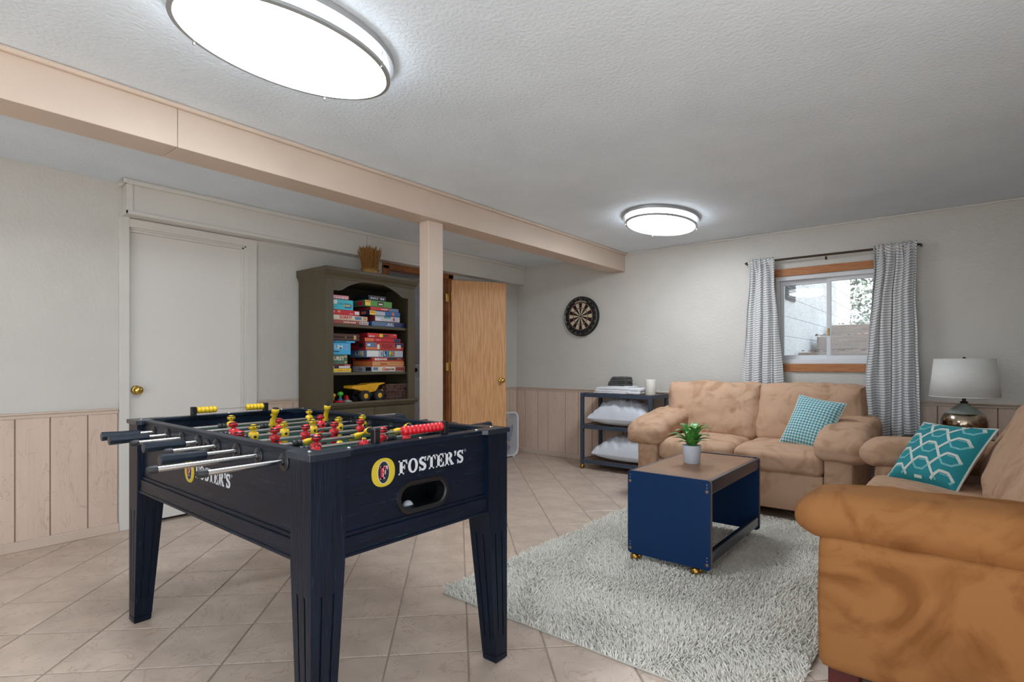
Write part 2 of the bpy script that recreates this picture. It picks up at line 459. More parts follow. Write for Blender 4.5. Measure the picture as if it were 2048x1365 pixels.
def tag(o, label, cat, group=None, kind=None):
    o['label'] = label; o['category'] = cat
    if group: o['group'] = group
    if kind: o['kind'] = kind
    return o
def thing(name, label, cat, loc=(0, 0, 0), rz=0.0, group=None, kind=None):
    o = bpy.data.objects.new(name, None)
    o.empty_display_size = 0.1
    COL.objects.link(o); o.location = loc; o.rotation_euler = (0, 0, rz)
    ORG[o.name] = tuple(loc)
    return tag(o, label, cat, group, kind)
def copy_tree(o, parent=None):
    c = o.copy(); COL.objects.link(c)
    if parent is not None: c.parent = parent
    for ch in list(o.children):
        copy_tree(ch, c)
    return c
def B(name, mat, parent, *boxes, bevel=0.0, **k):
    mb = MB()
    for b_ in boxes: mb.box(*b_)
    return mb.build(name, mat, parent, bevel=bevel, **k)
def text(name, body, size, mat, parent, origin, ex, ey, depth=0.0008, align='CENTER', bold=0.0, sx=1.0, off3=0.0):
    """flat lettering as mesh; origin / ex / ey in world axes (thing unrotated) ."""
    cu = bpy.data.curves.new(name, 'FONT'); cu.body = body; cu.size = size; cu.extrude = depth; cu.align_x = align; cu.align_y = 'CENTER'; cu.offset = bold
    cu.resolution_u = 3
    t = bpy.data.objects.new('tmp', cu); COL.objects.link(t)
    dg = bpy.context.evaluated_depsgraph_get()
    me = bpy.data.meshes.new_from_object(t.evaluated_get(dg))
    bpy.data.objects.remove(t); bpy.data.curves.remove(cu)
    ex = Vector(ex).normalized(); ey = Vector(ey).normalized(); ez = ex.cross(ey)
    off = Vector(ORG.get(parent.name, (0, 0, 0)))
    o0 = Vector(origin) - off
    for v in me.vertices:
        v.co = o0 + ex * (v.co.x * sx) + ey * v.co.y + ez * v.co.z
    me.name = name; me.materials.clear(); me.materials.append(MATS[mat])
    ob = bpy.data.objects.new(name, me); COL.objects.link(ob); ob.parent = parent
    ORG[ob.name] = ORG.get(parent.name, (0, 0, 0))
    return ob

def cushion(c, size, r, bulge=(0, 0, 0), wr=0.004, fq=9.0, n=14, seed=0, fn=None, ear=None):
    """soft upholstered block: rounded box, puffed faces, wrinkled."""
    mb = MB(); key = {}
    hx, hy, hz = [q / 2 for q in size]
    r = min(r, hx, hy, hz)
    def put(p):
        k = (round(p[0], 5), round(p[1], 5), round(p[2], 5))
        if k in key: return key[k]
        key[k] = len(mb.v)
        q = Vector((p[0] * hx, p[1] * hy, p[2] * hz))
        inn = Vector((max(-hx + r, min(hx - r, q.x)), max(-hy + r, min(hy - r, q.y)), max(-hz + r, min(hz - r, q.z))))
        d = q - inn
        nrm = d.normalized() if d.length > 1e-6 else Vector((0, 0, 1))
        w = inn + nrm * r if d.length > 1e-6 else q
        a, b_, c_ = [1 - abs(t) ** 2.4 for t in p]
        w += Vector((math.copysign(bulge[0] * b_ * c_, p[0]) if abs(p[0]) > .99 else 0, math.copysign(bulge[1] * a * c_, p[1]) if abs(p[1]) > .99 else 0, math.copysign(bulge[2] * a * b_, p[2]) if abs(p[2]) > .99 else 0))
        s = Vector((seed * 3.1, seed * 1.7, seed))
        k1 = noise.noise(w * fq + s) + 0.6 * noise.noise(w * fq * 2.3 + s)
        k2 = 1 - abs(noise.noise(Vector((w.x * fq * 1.4, w.y * fq * 1.4, w.z * fq * 0.7)) + s * 2)) * 2.2
        w += nrm * wr * (k1 + 0.5 * k2)
        if ear:
            ia, ib, am = ear
            ek = (abs(p[ia]) * max(0, p[ib])) ** 7
            w[ia] += math.copysign(am * ek, p[ia]); w[ib] += am * ek * .6
        if fn: w = fn(w)
        mb.v.append(tuple(w + Vector(c)))
        return key[k]
    def cv(t):   # more rows near the rounded edges
        t = 2 * t - 1
        return math.copysign(1 - (1 - abs(t)) ** 1.25, t)
    for ax in range(3):
        for sg in (-1, 1):
            idx = [[0] * (n + 1) for _ in range(n + 1)]
            for i in range(n + 1):
                for j in range(n + 1):
                    p = [0, 0, 0]; p[ax] = sg; p[(ax + 1) % 3] = cv(i / n); p[(ax + 2) % 3] = cv(j / n)
                    idx[i][j] = put(p)
            for i in range(n):
                for j in range(n):
                    q = (idx[i][j], idx[i + 1][j], idx[i + 1][j + 1], idx[i][j + 1])
                    mb.f.append(list(q if sg > 0 else reversed(q))); mb.m.append(0)
    return mb

def throw_pillow(w, h, t, n=26, pinch=0.06, seed=0, wr=0.004):
    """pillow lying in its own XZ plane, thickness along Y; returns surface(u,v,side)."""
    def surf(u, v, side):
        e = 1 - pinch * (1 - abs(v) ** 2) ; g = 1 - pinch * (1 - abs(u) ** 2)
        x = u * w / 2 * e; z = v * h / 2 * g
        th = t / 2 * ((1 - abs(u) ** 2.6) * (1 - abs(v) ** 2.6)) ** 0.55
        th += wr * noise.noise(Vector((x * 11, z * 11, seed + side))) * min(1, th / 0.02)
        return Vector((x, side * th, z))
    return surf

def finish_mesh_uv(o, uvs):
    me = o.data
    lay = me.uv_layers.new(name='UVMap')
    li = np.zeros(len(me.loops), dtype=np.int32); me.loops.foreach_get('vertex_index', li)
    arr = np.array(uvs, dtype=np.float32)[li]
    lay.data.foreach_set('uv', arr.ravel())
# ------------------------------------------------------------------ room shell
XL, XR, YF, YB, ZC = -4.30, 0.80, -2.20, 5.36, 2.315
TH = 0.14
# floor: grout bed with single tiles laid on the diagonal
floor = B('floor', 'grout', None, (XL - 0.14, YF - 0.14, -0.12, XR + 0.14, YB + 0.14, -0.0035))
tag(floor, 'beige ceramic tile floor laid on the diagonal', 'floor', kind='structure')
ORG[floor.name] = (0, 0, 0)
def clip(poly, a, b, c):
    out = []
    for i in range(len(poly)):
        p, q = poly[i - 1], poly[i]
        dp, dq = a * p[0] + b * p[1] - c, a * q[0] + b * q[1] - c
        if (dp <= 0) != (dq <= 0):
            t = dp / (dp - dq); out.append((p[0] + (q[0] - p[0]) * t, p[1] + (q[1] - p[1]) * t))
        if dq <= 0: out.append(q)
    return out
PS, PT, S0, T0, GR = 0.303, 0.317, -0.262, 2.417, 0.0075
def tile_prism(poly, mb):
    n = len(poly); cx = sum(p[0] for p in poly) / n; cy = sum(p[1] for p in poly) / n
    def ins(p, d):
        l = math.hypot(p[0] - cx, p[1] - cy) or 1
        return (p[0] - (p[0] - cx) / l * d, p[1] - (p[1] - cy) / l * d)
    R = [[(p[0], p[1], -0.006) for p in poly], [(p[0], p[1], -0.0015) for p in poly], [(*ins(p, 0.0035), 0.0) for p in poly]]
    mb.rings(R, True)
hs, ht = (PS - GR) / 2, (PT - GR) / 2
full = MB(); tile_prism([(-hs, -ht), (hs, -ht), (hs, ht), (-hs, ht)], full)
tile_me = full.mesh('tile'); tile_me.materials.append(MATS['tile'])
q2 = math.sqrt(0.5)
Fv = (-math.sin(math.radians(39.23)), math.cos(math.radians(39.23))); Rv = (Fv[1], -Fv[0])
cands = []
for i in range(-16, 17):
    for j in range(-16, 17):
        s, t = S0 + (i + 0.5) * PS, T0 + (j + 0.5) * PT
        x, y = (s - t) * q2, (s + t) * q2
        poly = [((s + a - t - b_) * q2, (s + a + t + b_) * q2) for a, b_ in ((-hs, -ht), (hs, -ht), (hs, ht), (-hs, ht))]
        cl = poly
        for a, b_, c in ((-1, 0, -XL), (1, 0, XR), (0, -1, -YF), (0, 1, YB)):
            if cl: cl = clip(cl, a, b_, c)
        if len(cl) < 3: continue
        ar = abs(sum(cl[k - 1][0] * cl[k][1] - cl[k][0] * cl[k - 1][1] for k in range(len(cl)))) / 2
        if ar < 2e-4: continue
        dep = x * Fv[0] + y * Fv[1]; lat = x * Rv[0] + y * Rv[1]
        vis = dep > 1.3 and abs(lat) < dep * 1.0
        cands.append((0 if vis else 1, dep, x, y, cl, ar > (PS - GR) * (PT - GR) * 0.999))
cands.sort(key=lambda c: (c[0], c[1]))
rest = MB()
for k, (vis, dep, x, y, cl, whole) in enumerate(cands):
    if k < 300 and not vis:
        if whole:
            o = bpy.data.objects.new('tile', tile_me); COL.objects.link(o); o.location = (x, y, 0); o.rotation_euler = (0, 0, PI / 4 + (PI if (k * 7) % 3 == 0 else 0)); o.parent = floor
        else:
            mb = MB(); tile_prism([(p[0] - x, p[1] - y) for p in cl], mb)
            o = mb.build('tile', 'tile', None); o.location = (x, y, 0); o.parent = floor
    else:
        tile_prism(cl, rest)
rest.build('tile_field', 'tile', floor, kind='stuff')

tag(B('ceiling', 'ceiling_paint', None, (XL - TH, YF - TH, ZC, XR + TH, YB + TH, ZC + 0.16)), 'white knockdown textured ceiling', 'ceiling', kind='structure')

tag(B('wall_sun_block', 'block_white', None, (XL - 2.4, YF - TH, ZC + 0.17, XR + TH, YB + 0.5, 13.0)), 'unseen block added above the basement to shade the window side', 'wall', kind='structure')  # added out of view to keep sun off the yard by the window
D1a, D1b, DH = 1.187, 1.972, 2.035      # white door opening in the left wall
DH2 = 2.052
D2a, D2b = 3.345, 4.150                 # oak framed opening
x0, x1 = XL - 0.12, XL
tag(B('wall_left', 'wall_paint', None,
  (x0, YF - TH, 0, x1, D1a, ZC), (x0, D1b, 0, x1, D2a, ZC), (x0, D2b, 0, x1, YB + TH, ZC), (x0, D1a, DH, x1, D1b, ZC), (x0, D2a, DH2, x1, D2b, ZC)),
  'off-white textured wall with the two doors', 'wall', kind='structure')
WX0, WX1, WZ0, WZ1 = -1.262, -0.430, 1.112, 1.900
tag(B('wall_back', 'wall_paint', None,
  (XL, YB, 0, WX0, YB + 0.16, ZC), (WX1, YB, 0, XR, YB + 0.16, ZC), (WX0, YB, 0, WX1, YB + 0.16, WZ0), (WX0, YB, WZ1, WX1, YB + 0.16, ZC)),
  'off-white textured wall with the window and dartboard', 'wall', kind='structure')
RY_0, RY_1 = -1.95, 1.25      # patio doors added to the right wall, out of view, for daylight
tag(B('wall_right', 'wall_paint', None, (XR, YF - TH, 0, XR + TH, RY_0, ZC), (XR, RY_1, 0, XR + TH, YB + 0.16, ZC), (XR, RY_0, 0, XR + TH, RY_1, 0.04), (XR, RY_0, 2.2, XR + TH, RY_1, ZC)), 'off-white wall behind the long sofa', 'wall', kind='structure')
w3 = thing('added_window_3', 'unseen white patio doors added right of the photographer to let daylight in', 'window', (XR + 0.08, 0, 0), kind='structure')
B('frame', 'vinyl', w3, (XR + 0.04, RY_0, 0.04, XR + 0.1, RY_1, 0.09), (XR + 0.04, RY_0, 2.15, XR + 0.1, RY_1, 2.2), (XR + 0.04, RY_0, 0.04, XR + 0.1, RY_0 + 0.05, 2.2), (XR + 0.04, RY_1 - 0.05, 0.04, XR + 0.1, RY_1, 2.2), (XR + 0.04, -0.375, 0.04, XR + 0.1, -0.325, 2.2))
VX0, VX1, VZ0, VZ1 = -2.3, 0.5, 0.04, 2.2      # unseen patio doors added behind the photographer as a daylight source
tag(B('wall_front', 'wall_paint', None,
  (XL, YF - TH, 0, VX0, YF, ZC), (VX1, YF - TH, 0, XR, YF, ZC), (VX0, YF - TH, 0, VX1, YF, VZ0), (VX0, YF - TH, VZ1, VX1, YF, ZC)),
  'off-white wall behind the photographer', 'wall', kind='structure')
tag(B('ground_bounce', 'patio', None, (XL - 3, YF - 7, -0.16, XR + 7, YF - TH, -0.03), (XR + TH, YF - TH, -0.16, XR + 7, 5.0, -0.03)), 'unseen concrete slab added around the photographer to bounce sunlight indoors', 'patio', kind='structure')  # added out of view; the sunlit slab throws light up to the ceiling
w2 = thing('added_window_2', 'unseen white patio doors added behind the photographer to let daylight in', 'window', (0, YF - TH, 0), kind='structure')
B('frame', 'vinyl', w2, (VX0, YF - 0.1, VZ0, VX1, YF - 0.04, VZ0 + 0.05), (VX0, YF - 0.1, VZ1 - 0.05, VX1, YF - 0.04, VZ1), (VX0, YF - 0.1, VZ0, VX0 + 0.05, YF - 0.04, VZ1), (VX1 - 0.05, YF - 0.1, VZ0, VX1, YF - 0.04, VZ1), (-0.925, YF - 0.1, VZ0, -0.875, YF - 0.04, VZ1))

# soffit boxed along the left wall
so = thing('trim_1', 'off-white boxed soffit running above both doors', 'soffit', (XL, 1.13, 2.09), kind='structure')
B('soffit_box', 'white_trim', so, (XL, 1.150, 2.094, -4.166, 3.0, ZC), bevel=0.002)
B('soffit_box', 'white_trim', so, (XL, 3.004, 2.094, -4.166, YB, ZC), bevel=0.002)
B('crown_strip', 'white_trim', so, (XL, 1.118, ZC - 0.032, -4.138, 1.15, ZC), (-4.166, 1.118, ZC - 0.032, -4.140, YB - 0.012, ZC), bevel=0.008)
B('bottom_strip', 'white_trim', so, (-4.166, 1.13, 2.088, -4.152, YB - 0.012, 2.112), (XL, 1.132, 2.088, -4.152, 1.15, 2.112), bevel=0.004)
B('corner_strip', 'white_trim', so, (-4.19, 1.142, 2.112, -4.160, 1.178, ZC - 0.03), bevel=0.003)

# ceiling beam and its post
bm_ = thing('trim_2', 'long beige ceiling beam carried by the square post', 'beam', (-2.88, 1.5, 2.115), kind='structure')
B('beam_board', 'pink_beam', bm_, (-2.972, YF, 2.115, -2.782, 0.962, ZC), bevel=0.003)
B('beam_board', 'pink_beam', bm_, (-2.972, 0.9635, 2.115, -2.782, YB, ZC), bevel=0.003)
B('quarter_round', 'pink_beam', bm_, (-2.784, YF, ZC - 0.024, -2.760, 3.15, ZC), (-2.784, 3.152, ZC - 0.024, -2.760, YB, ZC), bevel=0.01, seg=3)
tag(B('trim_3', 'pink_beam', None, (-2.930, 2.552, 0, -2.832, 2.690, 2.115), bevel=0.005), 'square beige post under the ceiling beam', 'post', kind='structure')
B('trim_12', 'white_trim', None, (-2.75, YB - 0.016, ZC - 0.018, XR, YB, ZC), bevel=0.007)
tag(bpy.data.objects['trim_12'], 'thin white moulding where the window wall meets ceiling', 'moulding', kind='structure')

# wainscot of separate boards
def wainscot(name, label, axis, a, b, face, sgn, cuts, mat='pink_paint'):
    """axis 'y': boards on x=face, running a..b in y; axis 'x': on y=face."""
    def bb(u0, u1, d0, d1, z0, z1):
        if axis == 'y': return (face + sgn * d0, u0, z0, face + sgn * d1, u1, z1)
        return (u0, face + sgn * d0, z0, u1, face + sgn * d1, z1)
    mid = (face, (a + b) / 2, 0) if axis == 'y' else ((a + b) / 2, face, 0)
    t = thing(name, label, 'wainscot', mid, kind='structure')
    B('backing', 'pink_groove', t, bb(a, b, 0, 0.004, 0.04, 0.80))
    es = [a] + [c for c in cuts if a + 0.03 < c < b - 0.03] + [b]
    for u0, u1 in zip(es[:-1], es[1:]):
        B('plank', mat, t, bb(u0 + 0.003, u1 - 0.003, 0.003, 0.011, 0.055, 0.795), bevel=0.0025, seg=1)
    B('cap_rail', 'pink_beam', t, bb(a, b, 0, 0.018, 0.783, 0.806), bevel=0.003)
    B('cap_ledge', 'pink_beam', t, bb(a, b, 0, 0.027, 0.805, 0.818), bevel=0.004)
    return t
def base_board(name, label, axis, a, b, face, sgn):
    t = 0.016
    if axis == 'y': o = B(name, 'pink_beam', None, (face, a, 0, face + sgn * t, b, 0.06), bevel=0.004)
    else: o = B(name, 'pink_beam', None, (a, face, 0, b, face + sgn * t, 0.06), bevel=0.004)
    tag(o, label, 'baseboard', kind='structure')
pat = [0.186, 0.161, 0.225, 0.2, 0.15, 0.25, 0.18]
def cuts_from(start, end, step, k=0):
    out = []; u = start
    while (u < end) if step > 0 else (u > end):
        out.append(u); u += pat[k % 7] * step; k += 1
    return out
wainscot('trim_4', 'beige plank wainscot left of the white door', 'y', YF, 1.128, XL, 1, sorted(cuts_from(0.967, YF, -1)))
wainscot('trim_5', 'beige plank wainscot between white door and bookcase', 'y', 2.052, 3.262, XL, 1, cuts_from(2.13, 3.26, 1, 2))
wainscot('trim_6', 'beige plank wainscot in the corner by the box fan', 'y', 4.232, YB - 0.0125, XL, 1, [4.40, 4.62, 4.78, 5.03, 5.21])
wainscot('trim_7', 'beige plank wainscot below the dartboard and window', 'x', XL + 0.0125, XR, YB, -1, [-4.158, -3.96, -3.809, -3.556, -3.379] + cuts_from(-3.19, XR, 1, 1))
wainscot('trim_13', 'beige plank wainscot behind the long sofa', 'y', 1.3, YB - 0.03, XR, -1, cuts_from(1.5, YB, 1))
base_board('baseboard_left', 'beige baseboard left of the white door', 'y', YF, 1.130, XL + 0.011, 1)
base_board('baseboard_middle', 'beige baseboard behind the bookcase', 'y', 2.055, 3.262, XL + 0.011, 1)
base_board('baseboard_corner', 'beige baseboard behind the box fan', 'y', 4.232, YB - 0.028, XL + 0.011, 1)
base_board('baseboard_back', 'beige baseboard under the dartboard wall', 'x', XL + 0.028, XR - 0.03, YB - 0.011, -1)

# white door
d1 = thing('door_1', 'plain white flush door with brass knob', 'door', (XL, (D1a + D1b) / 2, 0), kind='structure')
B('slab', 'door_white', d1, (XL - 0.075, D1a + 0.012, 0.018, XL - 0.038, D1b - 0.014, DH - 0.016), bevel=0.002)
B('jamb', 'white_trim', d1, (XL - 0.12, D1a, 0, XL, D1a + 0.012, DH), (XL - 0.12, D1b - 0.014, 0, XL, D1b, DH), (XL - 0.12, D1a, DH - 0.014, XL, D1b, DH))
B('door_stop', 'white_trim', d1, (XL - 0.038, D1b - 0.03, 0.0, XL - 0.010, D1b - 0.014, DH - 0.014), (XL - 0.038, D1a + 0.012, DH - 0.03, XL - 0.010, D1b - 0.014, DH - 0.014), bevel=0.002)
B('casing', 'white_trim', d1, (XL, 1.132, 0, XL + 0.018, D1a + 0.004, 2.105), bevel=0.003)
B('casing', 'white_trim', d1, (XL, D1b - 0.004, 0, XL + 0.018, 2.048, 2.088), bevel=0.003)
B('casing', 'white_trim', d1, (XL, D1a + 0.004, DH - 0.004, XL + 0.018, D1b - 0.004, 2.088), bevel=0.003)
kx, ky, kz = XL - 0.038, 1.245, 0.931
k = MB().lathe([(0.001, 0), (0.032, 0.0), (0.031, 0.006), (0.024, 0.010), (0.012, 0.012), (0.011, 0.028), (0.018, 0.034), (0.027, 0.044), (0.028, 0.054), (0.022, 0.063), (0.008, 0.067), (0.001, 0.067)], (kx, ky, kz), (1, 0, 0), 24)
k.build('knob', 'brass', d1, smooth=True, angle=180, label='shiny brass door knob')
B('wall_light_stop', 'util_wall', None, (XL - 0.9, D1a - 0.2, -0.1, XL - 0.85, D1b + 0.2, ZC + .1), (XL - 0.9, D1a - 0.25, -0.1, XL - 0.12, D1a - 0.2, ZC + .1), (XL - 0.9, D1b + 0.2, -0.1, XL - 0.12, D1b + 0.25, ZC + .1), (XL - 0.9, D1a - 0.2, ZC, XL - 0.12, D1b + 0.2, ZC + .1), (XL - 0.9, D1a - 0.2, -0.1, XL - 0.14, D1b + 0.2, -0.005))  # enclosure added out of view so no daylight leaks under the door
tag(bpy.data.objects['wall_light_stop'], 'plain box added behind the white door to keep light out', 'wall', kind='structure')

# oak framed doorway and the oak door swung open
tr = thing('trim_8', 'oak casing around the open doorway', 'door casing', (XL, (D2a + D2b) / 2, 0), kind='structure')
B('casing', 'oak_trim', tr, (XL, D2a - 0.075, 0, XL + 0.018, D2a + 0.004, 2.075), bevel=0.006)
B('casing', 'oak_trim', tr, (XL, D2b - 0.004, 0, XL + 0.018, D2b + 0.072, 2.087), bevel=0.006)
B('casing', 'oak_trim', tr, (XL, D2a - 0.075, DH2 - 0.014, XL + 0.018, D2b + 0.072, 2.092), bevel=0.006)
B('jamb', 'oak_trim', tr, (XL - 0.12, D2a, 0, XL, D2a + 0.018, DH2), (XL - 0.12, D2b - 0.018, 0, XL, D2b, DH2), (XL - 0.12, D2a, DH2 - 0.010, XL, D2b, DH2))
for hz in (0.25, 1.077, 1.829):
    B('hinge_leaf', 'brass', tr, (XL + 0.002, 4.108, hz - 0.045, XL + 0.021, 4.146, hz + 0.045), bevel=0.001)
hx, hy = XL + 0.03, 4.178
ang = math.atan2(-(-3.97 - hx), (4.754 - hy))
d2 = thing('door_2', 'oak veneer flush door swung wide open', 'door', (hx, hy, 0), rz=ang, kind='structure')
W2 = math.hypot(-3.97 - hx, 4.754 - hy)
MB().box(-0.035, 0.004, 0.02, 0.0, W2, 2.03).build('slab', 'oak', d2, bevel=0.002, local=True)
for hz in (0.25, 1.077, 1.829):
    h = MB(); h.cyl((0.0, 0, hz - 0.045), (0.0, 0, hz + 0.045), 0.007, n=10); h.box(-0.034, 0.0, hz - 0.045, -0.002, 0.0038, hz + 0.045); h.cyl((0, 0, hz + 0.045), (0, 0, hz + 0.052), 0.005, n=8)
    h.build('hinge', 'brass', d2, local=True, label='brass butt hinge')
for sg in (1, -1):
    k = MB().lathe([(0.001, 0), (0.032, 0.0), (0.031, 0.006), (0.022, 0.010), (0.011, 0.012), (0.011, 0.028), (0.018, 0.034), (0.027, 0.044), (0.027, 0.054), (0.02, 0.063), (0.001, 0.066)], (0 if sg > 0 else -0.035, W2 - 0.06, 0.92), (sg, 0, 0), 20)
    k.build('knob', 'brass', d2, smooth=True, angle=180, local=True, label='shiny brass door knob')

# utility room behind the oak doorway
UX0, UY0, UY1 = -6.6, 2.75, 5.1
tag(B('floor_utility', 'grout', None, (UX0, UY0, -0.1, XL - 0.14, UY1, -0.002)), 'plain floor of the utility room', 'floor', kind='structure')
tag(B('wall_utility', 'util_wall', None, (UX0 - 0.1, UY0, 0, UX0, UY1, ZC), (UX0, UY0 - 0.1, 0, XL - 0.12, UY0, ZC), (UX0, UY1, 0, XL - 0.12, UY1 + 0.1, ZC)), 'pale walls of the utility room beyond the doorway', 'wall', kind='structure')
tag(B('ceiling_utility', 'util_wall', None, (UX0, UY0, ZC, XL - 0.14, UY1, ZC + 0.1)), 'pale ceiling of the utility room', 'ceiling', kind='structure')
ul = thing('strip_light', 'bright fluorescent strip on the utility room ceiling', 'light', (-5.5, 3.9, ZC))
B('housing', 'vinyl', ul, (-6.2, 3.82, ZC - 0.03, -4.7, 3.98, ZC), bevel=0.004)
MB().cyl((-6.15, 3.9, ZC - 0.05), (-4.75, 3.9, ZC - 0.05), 0.018, n=10).build('tube', 'tube_light', ul, smooth=True)
wa = thing('washing_machine', 'white top-load washing machine in the utility room', 'washer', (-4.95, 4.65, 0))
B('cabinet', 'appliance', wa, (-5.3, 4.28, 0.02, -4.6, 4.98, 0.93), bevel=0.012)
B('lid', 'appliance', wa, (-5.18, 4.36, 0.931, -4.66, 4.9, 0.946), bevel=0.006)
B('control_panel', 'appliance', wa, (-5.3, 4.28, 0.93, -5.2, 4.98, 1.10), bevel=0.012)
for yy in (4.45, 4.63, 4.81):
    MB().cyl((-5.2, yy, 1.03), (-5.17, yy, 1.03), 0.03, 0.026, n=16).build('dial', 'black_plastic', wa)
for xx in (-5.26, -4.64):
    for yy in (4.32, 4.94):
        MB().cyl((xx, yy, 0), (xx, yy, 0.025), 0.02, n=8).build('foot', 'rubber', wa)
# ------------------------------------------------------------------ ceiling lights
def oval(cx, cy, a, b, z, n=64):
    return [(cx + b * math.cos(2 * PI * k / n), cy + a * math.sin(2 * PI * k / n), z) for k in range(n)]
def oval_light(label, cx, cy):
    t = thing('ceiling_light', label, 'ceiling light', (cx, cy, ZC), group='oval ceiling lights')
    A, Bb = 0.40, 0.26
    n = 72
    MB().rings([oval(cx, cy, A, Bb, ZC, n), oval(cx, cy, A + .014, Bb + .014, ZC - 0.003, n), oval(cx, cy, A + .012, Bb + .012, ZC - 0.024, n), oval(cx, cy, A - .012, Bb - .012, ZC - 0.026, n)]).build('base_pan', 'lamp_body', t, smooth=True)
    # drum and shallow bowl of the diffuser
    MB().rings([oval(cx, cy, A - .02, Bb - .02, ZC - 0.023, n), oval(cx, cy, A - .02, Bb - .02, ZC - 0.066, n)], False).build('diffuser_rim', 'diffuser_side', t, smooth=True)
    R = [oval(cx, cy, A - .02, Bb - .02, ZC - 0.066, n)]
    for k in range(1, 9):
        th = k / 8 * PI / 2
        R.append(oval(cx, cy, max((A - .02) * math.cos(th), .004), max((Bb - .02) * math.cos(th), .004), ZC - 0.066 - 0.032 * math.sin(th), n))
    MB().rings(R, True).build('diffuser', 'diffuser', t, smooth=True, label='glowing white acrylic diffuser')
    o2, i2 = (A - .002, Bb - .002), (A - .018, Bb - .018)
    MB().rings([oval(cx, cy, *o2, ZC - 0.060, n), oval(cx, cy, *o2, ZC - 0.072, n), oval(cx, cy, *i2, ZC - 0.074, n), oval(cx, cy, *i2, ZC - 0.058, n)], False, True).build('trim_ring', 'lamp_body', t, smooth=True)
    for ang in (40, 140, 220, 320):
        x, y = cx + (Bb - .004) * math.cos(math.radians(ang)), cy + (A - .004) * math.sin(math.radians(ang))
        mb = MB().cyl((x, y, ZC - 0.022), (x, y, ZC - 0.06), 0.0025, n=8); mb.cyl((x, y, ZC - 0.06), (x, y, ZC - 0.082), 0.005, n=10)
        mb.build('pin', 'brushed', t)
    return t
oval_light('large oval flush ceiling light nearest the camera', -1.87, 1.02)
oval_light('oval flush ceiling light further back near the window wall', -1.86, 4.22)

# ------------------------------------------------------------------ foosball table
FX0, FX1, FY0, FY1, FZ = -2.772, -1.312, 0.769, 1.577, 0.872
ft = thing('foosball_table', 'navy wooden foosball table with chrome rods and beer lettering', 'foosball table', ((FX0 + FX1) / 2, (FY0 + FY1) / 2, 0))
LW = 0.104
def leg(sx, sy):
    ox = FX1 if sx > 0 else FX0; oy = FY1 if sy > 0 else FY0
    mb = MB()
    def sq(w, z, gr, ins=0.0):
        # square whose outer corner stays put, with two flutes on each face
        pts = []
        g = 0.004 if gr else 0.0
        ww = w - 2 * ins
        prof = [0, .28, .285, .345, .35, .65, .655, .715, .72]
        dep = [0, 0, 1, 1, 0, 0, 1, 1, 0]
        for side in range(4):
            for q, d in zip(prof, dep):
                a, e = q * ww, d * g
                if side == 0: p = (a, e)
                elif side == 1: p = (ww - e, a)
                elif side == 2: p = (ww - a, ww - e)
                else: p = (e, ww - a)
                pts.append((ox - sx * (p[0] + ins), oy - sy * (p[1] + ins), z))
        return pts
    w0, w1 = LW, 0.064
    def wz(z): return w1 + (w0 - w1) * min(1, max(0, z / 0.56))
    mb.rings([sq(w1, 0.0, 0, 0.004), sq(w1, 0.006, 0, 0.0), sq(w1 + .001, 0.024, 0), sq(w1 + .001, 0.0245, 0, 0.002), sq(wz(.027), 0.027, 0, 0.002), sq(wz(.028), 0.028, 0), sq(wz(.09), 0.09, 0), sq(wz(.1), 0.10, 1), sq(wz(.48), 0.48, 1), sq(wz(.49), 0.49, 0), sq(w0, 0.56, 0), sq(w0, 0.857, 0)], True)
    mb.build('leg', 'navy_leg', ft)
for sx in (-1, 1):
    for sy in (-1, 1):
        leg(sx, sy)
PZ0, PZ1 = 0.573, 0.857
ins = 0.020      # panels are set back behind the legs
# side panels (long), rods pass through
for yo, sg in ((FY0, 1), (FY1, -1)):
    B('side_panel', 'navy_wood', ft, (FX0 + LW, yo + sg * ins, PZ0 + 0.02, FX1 - LW, yo + sg * (ins + 0.03), PZ1), bevel=0.002)
    B('apron_moulding', 'navy_wood', ft, (FX0 + LW, yo + sg * (ins - 0.012), PZ0, FX1 - LW, yo + sg * (ins + 0.01), PZ0 + 0.052), (FX0 + LW, yo + sg * (ins - 0.006), PZ0 + 0.05, FX1 - LW, yo + sg * (ins + 0.01), PZ0 + 0.064), (FX0 + LW, yo + sg * (ins - 0.016), PZ0 - 0.004, FX1 - LW, yo + sg * (ins + 0.01), PZ0 + 0.006), bevel=0.003)
# end panels; the near one has the stadium shaped ball return
HC, HZ, HR, HL = 1.178, 0.690, 0.040, 0.056
def stadium(r, l, n=12):
    pts = []
    for k in range(n + 1): 
        a = -PI / 2 + PI * k / n; pts.append((HC + l + r * math.cos(a), HZ + r * math.sin(a)))
    for k in range(n + 1):
        a = PI / 2 + PI * k / n; pts.append((HC - l + r * math.cos(a), HZ + r * math.sin(a)))
    return pts
def holed_panel(x_out, x_in):
    y0, y1, z0, z1 = FY0 + LW, FY1 - LW, PZ0 + 0.02, PZ1
    st = stadium(HR, HL); n = len(st); outer = []
    for (a, c) in st:   # match every rim point with a point of the outer rectangle
        dx, dz = a - HC, c - HZ
        s = min(((y1 - HC) if dx > 0 else (HC - y0)) / abs(dx) if abs(dx) > 1e-9 else 1e9, ((z1 - HZ) if dz > 0 else (HZ - z0)) / abs(dz) if abs(dz) > 1e-9 else 1e9)
        outer.append((HC + dx * s, HZ + dz * s))
    for cy, cz in ((y0, z0), (y1, z0), (y1, z1), (y0, z1)):
        k = min(range(n), key=lambda i: (outer[i][0] - cy) ** 2 + (outer[i][1] - cz) ** 2)
        outer[k] = (cy, cz)
    mb = MB()
    mb.rings([[(x_in, *p) for p in st], [(x_out, *p) for p in st], [(x_out, *p) for p in outer], [(x_in, *p) for p in outer]], False, True)
    return mb
